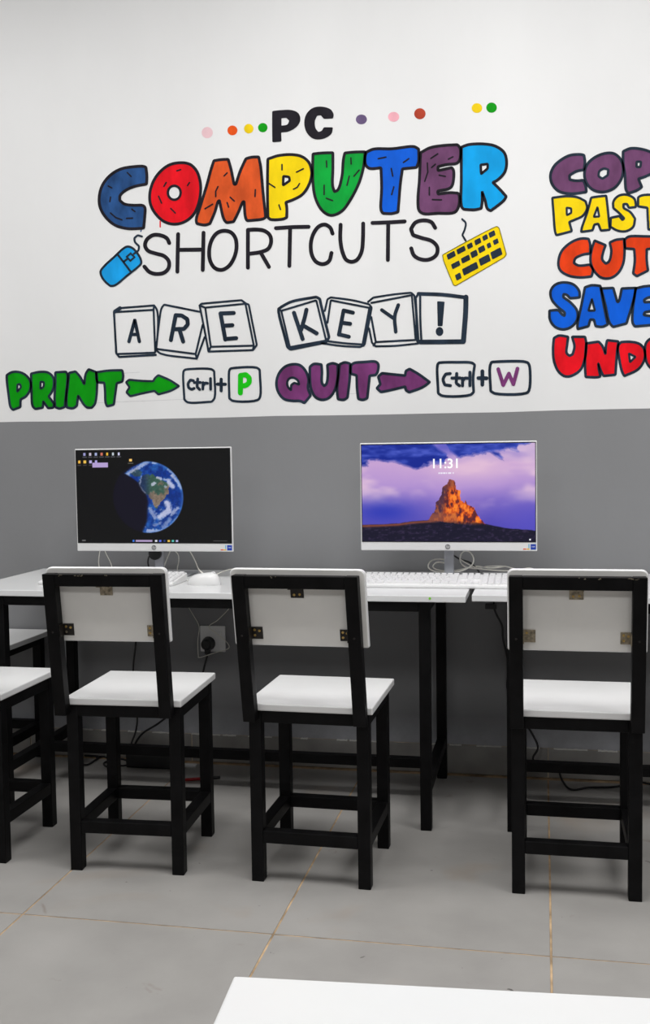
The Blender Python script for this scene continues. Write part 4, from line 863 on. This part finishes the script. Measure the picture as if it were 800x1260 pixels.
# under the left table
ys = WALL_Y-0.006
cable('white_cable', [at(230, 744, 1, ys), at(238, 757, 1, ys), at(245, 771, 1, ys), at(243.5, 788, 1, ys-.03), at(244, 806, 1, ys-.03), at(246, 809, 1, ys-.03), at(262, 804, 1, ys-.035), at(279, 799, 1, ys-.03), at(282, 795, 1, ys-.02), at(277, 788, 1, ys-.012), at(266, 779, 1, ys-.01), at(257, 771, 1, ys-.008), at(268, 763, 1, ys-.004), at(280, 751, 1, ys), at(286, 742, 1, ys)],
      0.0013, M_CABLE_W, 'thin white cable looping around the wall socket')
cable('black_cable', [at(168, 760, 1, 3.42), at(167, 792, 1, 3.42), at(164, 824, 1, 3.42), at(167, 860, 1, 3.42), at(169, 884, 1, 3.42), at(167, 900, 1, 3.40), at(162, 914, 1, 3.38), at(160, 924, 1, 3.37)], 0.0033, M_CABLE_B, 'black cable hanging down the wall behind the second chair')
F0 = 0.0035
fl = lambda px, py: at(px, py, 2, F0)
cable('black_cable', [fl(98, 940), fl(107, 941), fl(116, 936), fl(122, 931), fl(112, 930), fl(104, 929.5)], 0.0033, M_CABLE_B, 'black cable curled on the floor at the left')
cable('black_cable', [fl(118, 932), fl(128, 931), fl(138, 936), fl(148, 942), fl(158, 941), fl(160, 938), fl(150, 934), fl(135, 936), fl(128, 939), fl(131, 943), fl(145, 944.5)], 0.0033, M_CABLE_B, 'black cable in a loose loop on the floor beside the power box')
pb = empty('power_box', (0, 0, 0), label='black power supply box on the floor by the wall', cat='power supply')
b = MB(); b.box(-1.385, -1.225, 3.330, 3.385, 0, 0.055, bev=.005); b.build('box_body', M_DARKPL, pb)
cn = MB(); c0 = at(225, 943, 2, 0.004); c0 = Vector((c0.x, min(c0.y, 3.40), 0)); cn.box(c0.x, c0.x+.046, c0.y, c0.y+.014, 0, 0.012, bev=.002); cnr = empty('video_connector', (0, 0, 0), label='pale metal plug lying on the floor right of the power box', cat='connector')
cn.build('shell', M_SOCKET, cnr); cn2 = MB(); cn2.box(c0.x-.022, c0.x, c0.y+.001, c0.y+.013, 0, 0.012, bev=.002); cn2.build('grip', M_DARKPL, cnr)
mk = empty('red_marker', (0, 0, 0), label='red marker pen with a black cap on the floor', cat='pen')
a, c = at(222, 960, 2, 0.005), at(262, 957, 2, 0.005); d = at(271, 956.4, 2, 0.005)
b = MB(); b.tube([a, c], 0.005, 10); b.build('barrel', M_RED, mk); b = MB(); b.tube([c, d], 0.0054, 10); b.build('cap', M_DARKPL, mk)
# right table
ad = empty('cable_adapter', (0, 0, 0), label='small black adapter hanging under the right table with a black cable', cat='adapter')
p0, p1 = at(597, 743, 1, 3.38), at(611.5, 749.5, 1, 3.38)
b = MB(); b.box(p0.x, p1.x, 3.375, 3.395, p1.z, p0.z, bev=.002); b.build('adapter_body', M_DARKPL, ad)
b = MB(); b.tube(smooth([at(608, 748, 1, 3.385), at(611, 756, 1, 3.385), at(618, 770, 1, 3.39), at(619, 785, 1, 3.395), at(623, 803, 1, 3.40), at(626, 820, 1, 3.41), at(625, 850, 1, 3.42), at(640, 880, 1, 3.425), at(655, 903, 1, 3.42), at(662, 920, 1, 3.40), at(656, 933, 1, 3.40), at(662, 944, 1, 3.39)]), 0.0034)
b.build('adapter_cable', M_CABLE_B, ad)
b = MB(); g = at(611.5, 744.5, 1, 3.38); b.tube([Vector((g.x-.01, 3.385, p0.z-.003)), Vector((g.x-.01, 3.385, TT-.0185))], 0.003); b.build('adapter_clip', M_DARKPL, ad)
cable('black_cable', [Vector((at(687, 951, 1, 3.42).x, 3.418, 0.04)), at(692, 960, 2, F0), fl(703, 971.5), fl(725, 969), fl(752, 968.5), fl(768, 966), fl(782, 962), fl(792, 963), fl(810, 967)], 0.0033, M_CABLE_B, 'black cable trailing over the floor under the right table')
